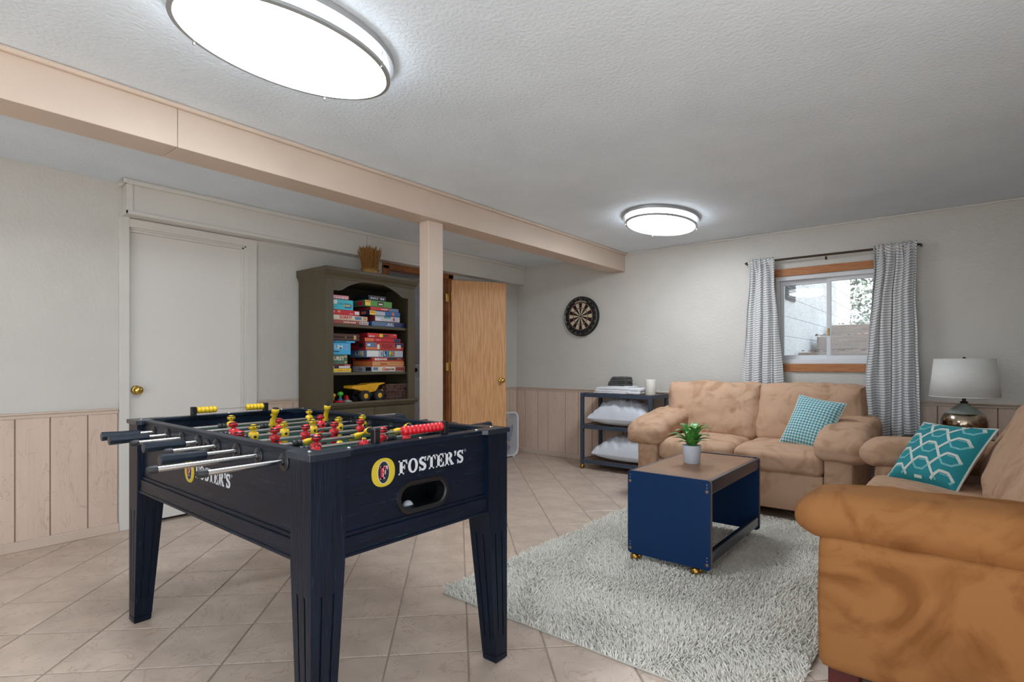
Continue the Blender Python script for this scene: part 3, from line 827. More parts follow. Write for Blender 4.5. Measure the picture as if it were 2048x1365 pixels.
holed_panel(FX1 - ins, FX1 - ins - 0.03).build('end_panel', 'navy_wood', ft)
B('end_panel', 'navy_wood', ft, (FX0 + ins, FY0 + LW, PZ0 + 0.02, FX0 + ins + 0.03, FY1 - LW, PZ1))
for xo, sg in ((FX1, -1), (FX0, 1)):
    B('apron_moulding', 'navy_wood', ft, (xo + sg * (ins - 0.012), FY0 + LW, PZ0, xo + sg * (ins + 0.01), FY1 - LW, PZ0 + 0.052), (xo + sg * (ins - 0.006), FY0 + LW, PZ0 + 0.05, xo + sg * (ins + 0.01), FY1 - LW, PZ0 + 0.064), (xo + sg * (ins - 0.016), FY0 + LW, PZ0 - 0.004, xo + sg * (ins + 0.01), FY1 - LW, PZ0 + 0.006), bevel=0.003)
xr = FX1 - ins
br = MB().rings([[(xr - 0.034, *p) for p in stadium(HR - .004, HL)], [(xr + 0.002, *p) for p in stadium(HR - .004, HL)], [(xr + 0.006, *p) for p in stadium(HR + .001, HL)], [(xr + 0.005, *p) for p in stadium(HR + .011, HL + .001)], [(xr, *p) for p in stadium(HR + .013, HL + .001)]], False)
x_, y_, z_, w_ = xr - .034, HC, HZ - .062, .135
br.add([(x_, y_ - w_, z_), (x_, y_ + w_, z_), (x_ - .11, y_ + w_, z_), (x_ - .11, y_ - w_, z_), (x_, y_ - w_, z_ + .115), (x_, y_ + w_, z_ + .115), (x_ - .11, y_ + w_, z_ + .115), (x_ - .11, y_ - w_, z_ + .115)], [(0, 1, 2, 3), (3, 2, 6, 7), (0, 3, 7, 4), (1, 5, 6, 2), (4, 7, 6, 5)])
br.build('ball_return', 'black_plastic', ft, smooth=True, label='black plastic ball return opening')
ball = MB().sph((xr - 0.06, 1.163, HZ - .062 + 0.018), 0.018, 20, 12).build('table_ball', 'linen_white', None, smooth=True, angle=180)
tag(ball, 'small white ball lying in the black ball return slot', 'ball')
# playfield and bottom
B('playfield', 'field_green', ft, (FX0 + 0.03, FY0 + 0.03, 0.735, FX1 - 0.03, FY1 - 0.03, 0.748))
# top rails with wider corner caps
B('top_rail', 'navy_wood', ft, (FX1 - 0.058, FY0 + 0.12, 0.856, FX1 - 0.006, FY1 - 0.12, FZ), bevel=0.004)
B('top_rail', 'navy_wood', ft, (FX0 + 0.006, FY0 + 0.12, 0.856, FX0 + 0.058, FY1 - 0.12, FZ), bevel=0.004)
B('top_rail', 'navy_wood', ft, (FX0 + 0.13, FY0 + ins - 0.002, 0.856, FX1 - 0.13, FY0 + ins + 0.036, FZ), bevel=0.004)
B('top_rail', 'navy_wood', ft, (FX0 + 0.13, FY1 - ins - 0.036, 0.856, FX1 - 0.13, FY1 - ins + 0.002, FZ), bevel=0.004)
for sx in (-1, 1):
    for sy in (-1, 1):
        ox = FX1 if sx > 0 else FX0; oy = FY1 if sy > 0 else FY0
        c = 0.018
        P = [(-0.008, -0.008), (LW + 0.012, -0.008), (LW + 0.012 + c, 0.006), (LW + 0.012 + c, 0.058), (0.056, 0.058), (0.056, LW + 0.012 + c), (0.006, LW + 0.012 + c), (-0.008, LW + 0.012)]
        mb = MB().prism([(ox - sx * p[0], oy - sy * p[1]) for p in P], lambda a, b_: (a, b_, 0.855), lambda a, b_: (a, b_, FZ + 0.001))
        mb.build('corner_cap', 'navy_worn', ft, bevel=0.002)
        mb = MB().sph((ox - sx * 0.055, oy - sy * 0.028, FZ), (0.007, 0.007, 0.004), 12, 6); mb.build('bolt', 'chrome', ft, smooth=True)
for xb, yb in ((FX1 - 0.03, 1.173), (FX0 + 0.03, 1.173), (FX1 - 0.03, 0.905), (FX1 - 0.03, 1.44), (FX0 + 0.03, 1.44)):
    MB().sph((xb, yb, FZ), (0.006, 0.006, 0.004), 12, 6).build('bolt', 'chrome', ft, smooth=True)

# players
def player_mesh(colour):
    mb = MB()
    R = []
    def el(z, rx, ry, cx=0, n=14): return [(cx + rx * math.cos(2 * PI * k / n), ry * math.sin(2 * PI * k / n), z) for k in range(n)]
    # legs and torso as one figure
    mb.rings([el(-.084, .010, .015, .003), el(-.082, .0125, .0172, .003), el(-.066, .0125, .0172, .002), el(-.062, .009, .0135), el(-.056, .0065, .011), el(-.035, .008, .0125), el(-.018, .0105, .015), el(-.008, .0135, .0185), el(.006, .0135, .020), el(.014, .012, .0195), el(.019, .008, .012), el(.021, .0065, .0075), el(.025, .007, .008), el(.028, .013, .0155), el(.033, .0155, .0175), el(.039, .015, .017), el(.044, .011, .0125), el(.047, .003, .004)])
    mb.mi = 1   # dark sole, hair line, brows and number
    mb.rings([el(-.0855, .0095, .0145, .003), el(-.0838, .0108, .0158, .003)])
    mb.rings([el(.0405, .0155, .0176), el(.0435, .0128, .0144), el(.0440, .0115, .0130), el(.0410, .0146, .0166)], False, True)
    for s in (-1, 1):
        mb.box(.0146, s * .006 - .0028, .0335, .0162, s * .006 + .0028, .0370)
        mb.box(-.0146, s * .006 - .0028, .0335, -.0162, s * .006 + .0028, .0370)
        mb.cyl((s * .0128, 0, -.001), (s * .0142, 0, -.001), .0055, n=12)
    me = mb.mesh('player')
    me.materials.append(MATS[colour]); me.materials.append(MATS['black_plastic'])
    me.polygons.foreach_set('use_smooth', [True] * len(me.polygons))
    return me
PL = {'y': player_mesh('yellow_plastic'), 'r': player_mesh('red_plastic')}
RZ = 0.833
rods = [  # x, colour, tilt of the figures (deg about the rod), player ys, -Y end, handle on -Y side?, handle length
    (-1.486, 'r', 66, [0.905, 1.081, 1.262], 0.556, False),
    (-1.640, 'r', -10, [0.979, 1.248], 0.492, False),
    (-1.787, 'y', 108, [1.035, 1.244, 1.435], 0.570, True),
    (-1.937, 'r', -6, [0.863, 0.991, 1.112, 1.237, 1.361], 0.628, False),
    (-2.090, 'y', 4, [0.986, 1.110, 1.236, 1.360, 1.484], 0.618, True),
    (-2.240, 'r', 8, [0.978, 1.170, 1.365], 0.624, False),
    (-2.385, 'y', 158, [1.211, 1.471], 0.598, True),
    (-2.534, 'y', 0, [1.094, 1.294, 1.477], 0.612, True)]
far_end = {0: 1.73, 1: 1.85, 2: 1.785, 3: 1.735, 4: 1.75, 5: 1.846, 6: 1.93, 7: 1.813}
ROT = lambda x, y: Matrix.Translation((x, y, RZ))
for i, (rx, colr, tilt, ys, y_end, hnd) in enumerate(rods):
    ye = far_end[i]
    rod = MB().cyl((rx, y_end + 0.004, RZ), (rx, ye - 0.004, RZ), 0.0078, n=16).build('rod', 'chrome', ft, smooth=True, label='chrome steel rod')
    for (end, sg, has) in ((y_end, 1, hnd), (ye, -1, not hnd)):
        if has:   # turned wooden grip with eight flats
            mb = MB(); Ln = 0.128
            prof = [(0.006, 0), (0.0165, 0.0005), (0.0175, 0.003), (0.0165, 0.03), (0.0148, 0.066), (0.0152, 0.09), (0.0145, Ln - 0.004), (0.010, Ln)]
            mb.lathe([(r, h) for r, h in prof], (rx, end, RZ), (0, sg, 0), 8)
            mb.build('handle', 'navy_worn', rod, bevel=0.0012)
        else:
            mb = MB().lathe([(0.002, 0), (0.0085, 0.002), (0.0112, 0.008), (0.0112, 0.026), (0.0080, 0.0265)], (rx, end, RZ), (0, sg, 0), 16)
            mb.build('end_cap', 'rubber', rod, smooth=True)
    for yo, sg in ((FY0 + ins, -1), (FY1 - ins, 1)):
        mb = MB().lathe([(0.009, 0.002), (0.010, 0.005), (0.024, 0.0045), (0.027, 0.002), (0.027, 0)], (rx, yo, RZ - 0.0005), (0, sg, 0), 24, caps=False)
        mb.build('bushing', 'black_plastic', rod, smooth=True)
        mb = MB().lathe([(0.009, 0.0), (0.009, 0.004), (0.020, 0.003), (0.021, 0)], (rx, yo - sg * 0.0305, RZ), (0, -sg, 0), 20, caps=False)
        mb.build('bushing', 'black_plastic', rod, smooth=True)
    for y in ys:
        o = bpy.data.objects.new('player', PL[colr]); COL.objects.link(o); o.parent = rod
        o.location = (rx - ft.location.x, y - ft.location.y, RZ); o.rotation_euler = (0, -math.radians(tilt), 0)
        o['label'] = 'yellow plastic player figure' if colr == 'y' else 'red plastic player figure'
    for y, sg in ((ys[0] - 0.024, -1), (ys[-1] + 0.024, 1)):
        mb = MB()
        for k in range(2):
            mb.lathe([(0.0082, 0), (0.0125, 0.001), (0.0135, 0.004), (0.0135, 0.013), (0.0125, 0.016), (0.0082, 0.017)], (rx, y + sg * 0.018 * k, RZ), (0, sg, 0), 16, caps=False)
        mb.build('bumper', 'rubber', rod, smooth=True)
# ball entry hole in the rail
MB().lathe([(0.010, -0.01), (0.0135, 0.004), (0.024, 0.0045), (0.027, 0.002), (0.027, 0)], (-2.013, FY0 + ins, RZ - 0.008), (0, -1, 0), 24, caps=False).build('ball_cup', 'black_plastic', ft, smooth=True)
MB().cyl((-2.013, FY0 + ins - 0.001, RZ - 0.008), (-2.013, FY0 + ins - 0.002, RZ - 0.008), 0.0132, n=18).build('ball_entry', 'dark_hole', ft)

# score counters
def counter(x, y0, y1, colour, starts, r, pitch, label):
    z = FZ + 0.026
    c = MB().cyl((x, y0, z), (x, y1, z), 0.0016, n=8).build('score_counter', 'brushed', ft)
    c['label'] = label
    for yy in (y0, y1):
        B('post', 'black_plastic', c, (x - 0.011, yy - 0.011, FZ - 0.002, x + 0.011, yy + 0.011, FZ + 0.043), bevel=0.003)
    proto = MB().lathe([(0.002, -pitch / 2), (r * .78, -pitch / 2), (r, -pitch * .22), (r, pitch * .22), (r * .78, pitch / 2), (0.002, pitch / 2)], (0, 0, 0), (0, 1, 0), 18).mesh('bead')
    proto.materials.append(MATS[colour]); proto.polygons.foreach_set('use_smooth', [True] * len(proto.polygons))
    for s0, k in starts:
        for j in range(k):
            o = bpy.data.objects.new('bead', proto); COL.objects.link(o); o.parent = c
            o.location = (x - ft.location.x, s0 + (j + 0.5) * pitch - ft.location.y, z)
counter(FX1 - 0.052, 1.013, 1.302, 'red_plastic', [(1.117, 10)], 0.0155, 0.0172, 'score counter with red beads')
counter(FX0 + 0.070, 1.000, 1.335, 'yellow_plastic', [(1.014, 5), (1.238, 5)], 0.0155, 0.0170, 'score counter with yellow beads')

# bold slab lettering
def arc(cx, cy, rx, ry, a0, a1, n=14):
    return [(cx + rx * math.cos(math.radians(a0 + (a1 - a0) * k / n)), cy + ry * math.sin(math.radians(a0 + (a1 - a0) * k / n))) for k in range(n + 1)]
def band(outer, inner):
    return [('q', outer[i], outer[i + 1], inner[i + 1], inner[i]) for i in range(len(outer) - 1)]
def rect(a, b_, c, d): return [('q', (a, b_), (c, b_), (c, d), (a, d))]
def stroke(pts, ws):
    L_, R_ = [], []
    for i, p in enumerate(pts):
        q0, q1 = pts[max(i - 1, 0)], pts[min(i + 1, len(pts) - 1)]
        dx, dy = q1[0] - q0[0], q1[1] - q0[1]; l = math.hypot(dx, dy)
        nx, ny = -dy / l * ws[i] / 2, dx / l * ws[i] / 2
        L_.append((p[0] + nx, p[1] + ny)); R_.append((p[0] - nx, p[1] - ny))
    return band(L_, R_)
gF = rect(.10, 0, .34, 1) + rect(0, 0, .46, .11) + rect(0, .89, .72, 1) + [('q', (.56, .89), (.72, .66), (.74, .66), (.74, 1))] + rect(.34, .44, .54, .56) + rect(.48, .34, .56, .66)
gE = rect(.10, 0, .34, 1) + rect(0, 0, .72, .11) + rect(0, .89, .70, 1) + [('q', (.54, .89), (.70, .66), (.72, .66), (.72, 1)), ('q', (.54, .11), (.72, .36), (.76, .36), (.76, 0))] + rect(.34, .44, .54, .56) + rect(.48, .34, .56, .66)
gO = band(arc(.44, .5, .44, .52, 0, 360, 36), arc(.44, .5, .21, .41, 0, 360, 36))
gT = rect(.28, 0, .52, 1) + rect(.16, 0, .64, .11) + rect(0, .88, .80, 1) + [('q', (0, 1), (0, .64), (.04, .64), (.17, .88)), ('q', (.80, 1), (.80, .64), (.76, .64), (.63, .88))]
gR = rect(.10, 0, .34, 1) + rect(0, 0, .44, .11) + rect(0, .89, .42, 1) + band(arc(.40, .735, .36, .265, -90, 90, 16), arc(.38, .735, .14, .155, -90, 90, 16)) + rect(.34, .47, .42, .58) + [('q', (.36, .50), (.60, .50), (.86, .10), (.62, .10))] + rect(.62, 0, .92, .11)
sp_ = arc(.38, .735, .235, .20, 20, 200, 12) + [(.22, .60), (.36, .52), (.50, .43)] + arc(.37, .275, .225, .205, 25, -165, 12)
gS = stroke(sp_, [.12 + .12 * math.sin(PI * k / (len(sp_) - 1)) ** 2 for k in range(len(sp_))]) + [('q', (.54, .72), (.66, .66), (.68, 1.0), (.58, 1.0)), ('q', (.06, .34), (.20, .28), (.14, 0), (.06, 0))]
gA = [('q', (.02, .86), (.22, .86), (.22, 1.02), (.02, 1.02)), ('q', (.10, .86), (.22, .86), (.12, .62), (.05, .64))]
ADV = {'F': .82, 'O': .95, 'S': .80, 'T': .87, 'E': .84, 'R': .96, "'": .28}
GL = {'F': gF, 'O': gO, 'S': gS, 'T': gT, 'E': gE, 'R': gR, "'": gA}
def glyph_mesh(mb, quads, org, h, ex, ez, nrm, th, sx=1.0):
    ex, ez, nrm, org = Vector(ex), Vector(ez), Vector(nrm), Vector(org)
    for q in quads:
        P = [org + ex * (p[0] * h * sx) + ez * (p[1] * h) for p in q[1:]]
        mb.add(P + [p + nrm * th for p in P], [(0, 1, 2, 3), (4, 5, 6, 7), (0, 1, 5, 4), (1, 2, 6, 5), (2, 3, 7, 6), (3, 0, 4, 7)])
def emblem(org, ex, nrm, s):
    """yellow oval with dark core and red F; org is its centre, s its overall height."""
    ez = Vector((0, 0, 1)); ex = Vector(ex); nrm = Vector(nrm); c = Vector(org)
    def ovl(rx, rz, n=40, sq=2.25): return [c + ex * (math.copysign(abs(math.cos(2 * PI * k / n)) ** (2 / sq), math.cos(2 * PI * k / n)) * rx) + ez * (math.copysign(abs(math.sin(2 * PI * k / n)) ** (2 / sq), math.sin(2 * PI * k / n)) * rz) for k in range(n)]
    def disc(a, b_, d0, d1, mat, nm, sq=2.25):
        P = ovl(a, b_, sq=sq)
        MB().rings([[p + nrm * d0 for p in P], [p + nrm * d1 for p in P]]).build(nm, mat, ft)
    disc(s * .50, s * .50, -0.0008, 0.0010, 'logo_yellow', 'emblem_oval')
    disc(s * .255, s * .40, 0.0005, 0.0014, 'logo_white', 'emblem_rim', 2.0)
    disc(s * .235, s * .38, 0.0008, 0.0018, 'logo_navy', 'emblem_core', 2.0)
    hh = s * .43
    mb = MB(); glyph_mesh(mb, gF, c - ex * (hh * .36) - ez * (hh * .52), hh * 1.04, ex, ez, nrm, 0.0022, 0.98); mb.build('emblem_letter', 'logo_white', ft)
    mb = MB(); glyph_mesh(mb, gF, c - ex * (hh * .37) - ez * (hh * .46), hh * .94, ex, ez, nrm, 0.0027, .86); mb.build('emblem_letter', 'logo_red', ft)
def wordmark(org, ex, nrm, h, width):
    tot = sum(ADV[ch] for ch in "FOSTER'S")
    sx = width / (tot * h); u = 0
    for ch in "FOSTER'S":
        mb = MB(); glyph_mesh(mb, GL[ch], Vector(org) + Vector(ex) * (u * h * sx), h, ex, (0, 0, 1), nrm, 0.0012, sx)
        mb.build('letter', 'logo_white', ft); u += ADV[ch]
    mb = MB().loop([Vector(org) + Vector(ex) * (width + 0.005 + .004 * math.cos(t_)) + Vector((0, 0, h * .92 + .004 * math.sin(t_))) for t_ in [2 * PI * k / 14 for k in range(14)]], 0.0007, 4)
    mb.build('registered_mark', 'logo_white', ft)
emblem((xr, 1.0185, 0.786), (0, 1, 0), (1, 0, 0), 0.086)
wordmark((xr - 0.0002, 1.076, 0.768), (0, 1, 0), (1, 0, 0), 0.0445, 0.289)
emblem((-2.168, FY0 + ins, 0.722), (1, 0, 0), (0, -1, 0), 0.086)
wordmark((-2.112, FY0 + ins + 0.0002, 0.704), (1, 0, 0), (0, -1, 0), 0.0465, 0.283)
# ------------------------------------------------------------------ bookcase
BY0, BY1, BXB, BXF = 2.388, 3.302, -4.262, -3.85
bc = thing('bookcase', 'tall olive painted bookcase with arched opening and crown', 'bookcase', ((BXB + BXF) / 2, (BY0 + BY1) / 2, 0))
B('side_panel', 'bookcase_paint', bc, (BXB, BY0, 0, BXF - 0.02, BY0 + 0.022, 1.83), bevel=0.002)
B('side_panel', 'bookcase_paint', bc, (BXB, BY1 - 0.022, 0, BXF - 0.02, BY1, 1.83), bevel=0.002)
B('back_panel', 'bookcase_dark', bc, (BXB, BY0 + 0.022, 0.06, BXB + 0.012, BY1 - 0.022, 1.83))
B('top_panel', 'bookcase_paint', bc, (BXB, BY0 + 0.022, 1.81, BXF - 0.02, BY1 - 0.022, 1.83))
OY0, OY1 = BY0 + 0.068, BY1 - 0.082
B('stile', 'bookcase_paint', bc, (BXF - 0.02, BY0, 0.06, BXF, OY0, 1.83), bevel=0.002)
B('stile', 'bookcase_paint', bc, (BXF - 0.02, OY1, 0.06, BXF, BY1, 1.83), bevel=0.002)
# arched head rail
ns = 28; my = (OY0 + OY1) / 2
def arch(t):   # t 0..1 over the opening
    d = abs(t - 0.5) * 2
    if d > 0.80: return 1.703
    return 1.706 + 0.1 * (math.cos(d / 0.80 * PI / 2) ** 0.75)
poly = [(OY0, 1.83)] + [(OY0 + (OY1 - OY0) * k / ns, arch(k / ns)) for k in range(ns + 1)] + [(OY1, 1.83)]
hr = MB()
for k in range(ns):
    a, b_ = poly[1 + k], poly[2 + k]
    hr.prism([(a[0], a[1]), (b_[0], b_[1]), (b_[0], 1.83), (a[0], 1.83)], lambda y, z: (BXF - 0.02, y, z), lambda y, z: (BXF, y, z))
hr.build('arched_rail', 'bookcase_paint', bc)
# crown
R = []
for (o_, z) in ((0.0, 1.795), (0.004, 1.800), (0.006, 1.815), (0.016, 1.828), (0.026, 1.838), (0.030, 1.852), (0.036, 1.856), (0.036, 1.882), (0.030, 1.886)):
    R.append([(BXB, BY0 - min(o_, .02), z), (BXF + o_, BY0 - min(o_, .02), z), (BXF + o_, BY1 + o_ * .6, z), (BXB, BY1 + o_ * .6, z)])
cr_ = MB().rings(R, True); cr_.build('crown', 'bookcase_paint', bc)
for nm, zt in (('shelf', 1.437), ('shelf', 1.040)):
    B(nm, 'bookcase_paint', bc, (BXB + 0.012, BY0 + 0.022, zt - 0.024, BXF - 0.03, BY1 - 0.022, zt), bevel=0.003)
B('counter', 'bookcase_paint', bc, (BXB + 0.012, BY0 + 0.0225, 0.765, BXF - 0.0205, BY1 - 0.0225, 0.785), bevel=0.001)
B('waist_moulding', 'bookcase_paint', bc, (BXF, BY0 + 0.012, 0.758, BXF + 0.03, BY1 + 0.008, 0.772), (BXF, BY0 + 0.006, 0.772, BXF + 0.04, BY1 + 0.012, 0.797), bevel=0.005)
B('lower_rail', 'bookcase_paint', bc, (BXF - 0.02, OY0, 0.06, BXF, OY1, 0.13))
B('lower_rail', 'bookcase_paint', bc, (BXF - 0.02, OY0, 0.72, BXF, OY1, 0.758))
for (a, b_) in ((OY0 - 0.01, my - 0.003), (my + 0.003, OY1 + 0.01)):
    dr = B('cabinet_door', 'bookcase_paint', bc, (BXF + 0.001, a, 0.10, BXF + 0.018, b_, 0.735), bevel=0.003)
    B('door_panel', 'bookcase_paint', dr, (BXF + 0.018, a + 0.06, 0.17, BXF + 0.024, b_ - 0.06, 0.665), bevel=0.005)
    ky_ = b_ - 0.03 if a < my - 0.1 else a + 0.03
    MB().sph((BXF + 0.034, ky_, 0.45), 0.014, 12, 8).build('knob', 'old_brass', dr, smooth=True)
B('plinth', 'bookcase_paint', bc, (BXB, BY0 - 0.004, 0, BXF + 0.008, BY1 + 0.004, 0.085), bevel=0.004)

# board games --------------------------------------------------------------
for n_, c_ in dict(g_brick=(168, 84, 74), g_cream=(226, 214, 192), g_red=(204, 26, 46), g_cyan=(62, 186, 206), g_pink=(226, 150, 158), g_blue=(38, 104, 170), g_navy=(26, 44, 92), g_white=(226, 228, 230), g_yellow=(240, 208, 62), g_scarlet=(214, 44, 40), g_green=(88, 150, 62), g_black=(30, 32, 42), g_maroon=(128, 40, 44), g_sage=(74, 114, 92), g_sky=(70, 176, 224), g_leather=(76, 46, 38), g_silver=(186, 192, 200), g_orange=(216, 120, 66), g_rust=(196, 62, 42), g_steel=(96, 124, 160), g_teal=(66, 150, 150), g_tan=(206, 158, 110), g_dkred=(150, 30, 40)).items():
    flat(n_, c_)
GXF = -3.9
def game(label, y0, y1, z0, h, side_mat, front_mat, depth=0.25, xf=GXF, dy=0.0, lid=True, cat='board game'):
    t = thing('board_game', label, cat, (xf - depth / 2, (y0 + y1) / 2, z0), group='board games in the bookcase')
    h -= 0.001
    if lid:   # telescoping lid over a slightly smaller tray
        B('tray', side_mat, t, (xf - depth + 0.003, y0 + 0.003, z0, xf - 0.003, y1 - 0.003, z0 + h * 0.5))
        B('lid', side_mat, t, (xf - depth, y0, z0 + min(0.004, h * .12), xf, y1, z0 + h), bevel=0.0012)
    else:
        B('carton', side_mat, t, (xf - depth, y0, z0, xf, y1, z0 + h), bevel=0.0015)
    lo = z0 + min(0.004, h * .12) if lid else z0
    B('front_print', front_mat, t, (xf - 0.0005, y0 + 0.001, lo + 0.001, xf + 0.0008, y1 - 0.001, z0 + h - 0.001))
    t['xf'] = xf
    return t
def patch(t, mat, y0, y1, z0, z1, side=False, k=0.0):
    xf = t['xf']
    if side:   # y0,y1 taken as x range on the -Y face
        yy = ORG[t.name][1]
    return B('print', mat, t, (xf + 0.0003, y0, z0, xf + 0.0016 + k, y1, z1))
def side_patch(t, mat, yf, xa, xb, z0, z1):
    return B('print', mat, t, (xa, yf - 0.0012, z0, xb, yf + 0.0004, z1))
def ftext(t, s, y, z, size, mat, bold=0.0006, sx=1.0):
    return text('lettering', s, size, mat, t, (t['xf'] + 0.0022, y, z), (0, 1, 0), (0, 0, 1), 0.0004, bold=bold, sx=sx)
def stext(t, s, x, yf, z, size, mat, bold=0.0006, sx=1.0):
    return text('lettering', s, size, mat, t, (x, yf - 0.0016, z), (1, 0, 0), (0, 0, 1), 0.0004, bold=bold, sx=sx)
def strips(t, mat, y0, y1, z, hh, n, seed=0):
    """rows of print too small to read."""
    rr = random.Random(seed); w = (y1 - y0) / n; mb = MB(); xf = t['xf']
    for k in range(n):
        a = y0 + k * w + w * 0.08; b_ = a + w * rr.uniform(0.5, 0.84); q = hh * rr.uniform(0.6, 1)
        mb.box(xf + 0.0008, a, z - q / 2, xf + 0.0022, b_, z + q / 2)
    return mb.build('fine_print', mat, t)
ZA, ZB = 1.437, 1.040
G0 = 2.425   # left side of the stacks behind the stile
# upper shelf, left stack
g = game('brick red game box at the bottom of upper left stack', G0, 2.829, ZA, .036, 'g_brick', 'g_brick'); strips(g, 'g_cream', 2.58, 2.70, ZA + .018, .014, 9, 1); patch(g, 'g_white', 2.735, 2.822, ZA + .008, ZA + .03); strips(g, 'g_maroon', 2.74, 2.82, ZA + .019, .012, 6, 2)
z = ZA + .036
g = game('cream game box with red SORRY! lettering', G0, 2.815, z, .040, 'g_cream', 'g_cream'); ftext(g, 'SORRY!', 2.60, z + .0205, .034, 'g_red', .0011); patch(g, 'g_steel', 2.69, 2.755, z + .008, z + .034); patch(g, 'g_tan', 2.77, 2.806, z + .008, z + .034)
z += .040
g = game('bright red flat game box above the cream one', G0, 2.737, z, .043, 'g_red', 'g_red'); patch(g, 'g_tan', 2.525, 2.55, z + .018, z + .036); strips(g, 'g_white', 2.635, 2.675, z + .012, .008, 3, 3); patch(g, 'g_white', 2.688, 2.73, z + .010, z + .036); ftext(g, 'y', 2.492, z + .026, .03, 'g_white')
z += .043
g = game('tall cyan cardboard game box on upper left stack', G0, 2.672, z, .084, 'g_cyan', 'g_cyan', .21, lid=False); patch(g, 'g_blue', 2.59, 2.655, z + .015, z + .05); patch(g, 'g_white', 2.478, 2.52, z + .045, z + .078); strips(g, 'g_teal', 2.52, 2.65, z + .048, .02, 6, 4); strips(g, 'g_yellow', 2.585, 2.65, z + .035, .014, 4, 5)
z += .084
g = game('small pale pink game box topmost of upper left stack', G0, 2.63, z, .034, 'g_dkred', 'g_pink', .17); strips(g, 'g_white', 2.47, 2.62, z + .011, .012, 5, 6)
# upper shelf, right stack
g = game('long blue flat game box under the upper right stack', 2.862, 3.222, ZA, .043, 'g_blue', 'g_steel', .25); patch(g, 'g_navy', 3.10, 3.22, ZA + .004, ZA + .04, k=-.0004); strips(g, 'g_white', 3.01, 3.10, ZA + .012, .009, 5, 7); strips(g, 'g_cream', 3.03, 3.09, ZA + .027, .014, 2, 8)
z = ZA + .043
g = game('white and blue CONNECT 4 game box', 2.893, 3.165, z, .052, 'g_maroon', 'g_silver', .22); ftext(g, 'CONNECT', 3.02, z + .02, .026, 'g_white', .0009); ftext(g, '4', 3.095, z + .024, .045, 'g_red', .0016); patch(g, 'g_teal', 2.99, 3.06, z + .034, z + .049); patch(g, 'g_white', 2.90, 2.955, z + .006, z + .034)
z += .052
g = game('dark blue game box with yellow corner on upper right stack', 2.836, 3.168, z, .043, 'g_navy', 'g_blue', .23); patch(g, 'g_yellow', 2.838, 2.9, z + .003, z + .04); strips(g, 'g_scarlet', 2.845, 2.895, z + .026, .012, 3, 9); patch(g, 'g_silver', 2.902, 3.0, z + .003, z + .036); patch(g, 'g_orange', 3.075, 3.10, z + .008, z + .036); side_patch(g, 'g_orange', 2.836, -4.02, -3.95, z + .01, z + .034)
z += .043
g = game('thin red and grey game box under the green one', 2.847, 3.151, z, .030, 'g_maroon', 'g_scarlet', .22); patch(g, 'g_steel', 3.04, 3.149, z + .001, z + .028); strips(g, 'g_white', 2.96, 3.03, z + .014, .012, 4, 10)
z += .030
g = game('green game box with yellow corner on upper right stack', 2.79, 3.077, z, .056, 'g_sage', 'g_green', .2); patch(g, 'g_yellow', 2.792, 2.845, z + .006, z + .052); strips(g, 'g_red', 2.798, 2.842, z + .042, .012, 3, 11); patch(g, 'g_black', 2.92, 2.985, z + .012, z + .046); patch(g, 'g_cream', 2.93, 2.975, z + .02, z + .032, k=.0006); side_patch(g, 'g_red', 2.79, -4.0, -3.94, z + .01, z + .045)
z += .056
g = game('black game box topmost of the upper right stack', 2.826, 3.011, z, .043, 'g_black', 'g_black', .19); strips(g, 'g_silver', 2.845, 2.995, z + .018, .02, 7, 12); patch(g, 'g_maroon', 2.92, 2.945, z + .01, z + .034, k=.0006)
# middle shelf, left stack
z = ZB
g = game('yellow game box at the bottom of middle left stack', G0, 2.655, z, .033, 'g_cream', 'g_yellow', .2); strips(g, 'g_orange', 2.53, 2.635, z + .018, .011, 6, 13)
z += .033
g = game('red and white game box above the yellow one', G0, 2.652, z, .034, 'g_dkred', 'g_maroon', .2); patch(g, 'g_white', 2.48, 2.64, z + .003, z + .018); patch(g, 'g_black', 2.492, 2.535, z + .003, z + .022, k=.0006); strips(g, 'g_pink', 2.59, 2.645, z + .026, .01, 3, 14)
z += .034
g = game('dark green game box lettered URST', G0, 2.618, z, .080, 'g_sage', 'g_sage', .2, lid=False); ftext(g, 'URST', 2.536, z + .046, .042, 'g_cream', .0014); patch(g, 'g_tan', 2.59, 2.612, z + .055, z + .072); patch(g, 'g_tan', 2.59, 2.612, z + .008, z + .024)
z += .080
g = game('sky blue game box lettered UM with an overhanging lid', G0, 2.648, z, .112, 'g_sky', 'g_sky', .19, lid=False); ftext(g, 'UM', 2.532, z + .058, .052, 'g_white', .0012)
patch(g, 'g_navy', 2.48, 2.54, z + .02, z + .028)
MB().loop([(g['xf'] + 0.0016, 2.606 + .013 * math.cos(a), z + .060 + .02 * math.sin(a)) for a in [2 * PI * k / 20 for k in range(20)]], 0.002, 5).build('print', 'g_pink', g)
B('box_lid', 'g_sky', g, (GXF - 0.195, G0, z + .098, GXF + 0.012, 2.685, z + .1125), bevel=0.003)
for k in range(8):
    MB().loop([(GXF + 0.0128, 2.475 + k * .0165 + .0065 * math.cos(a), z + .105 + .0055 * math.sin(a)) for a in [2 * PI * q / 12 for q in range(12)]], 0.0012, 4).build('print', 'g_black', g)
z += .1135
g = thing('leather_case', 'brown leather backgammon case with brass clasps', 'case', (GXF - .12, 2.58, z), group='board games in the bookcase')
B('case_half', 'g_leather', g, (GXF - .23, G0, z, GXF, 2.737, z + .029), bevel=0.005)
B('case_half', 'g_leather', g, (GXF - .23, G0, z + .030, GXF, 2.737, z + .060), bevel=0.005)
for yy in (2.48, 2.60):
    B('clasp', 'brass', g, (GXF - .002, yy - .006, z + .022, GXF + .003, yy + .006, z + .038))
B('name_plate', 'g_tan', g, (GXF - .001, 2.678, z + .012, GXF + .0015, 2.702, z + .046), bevel=.001)
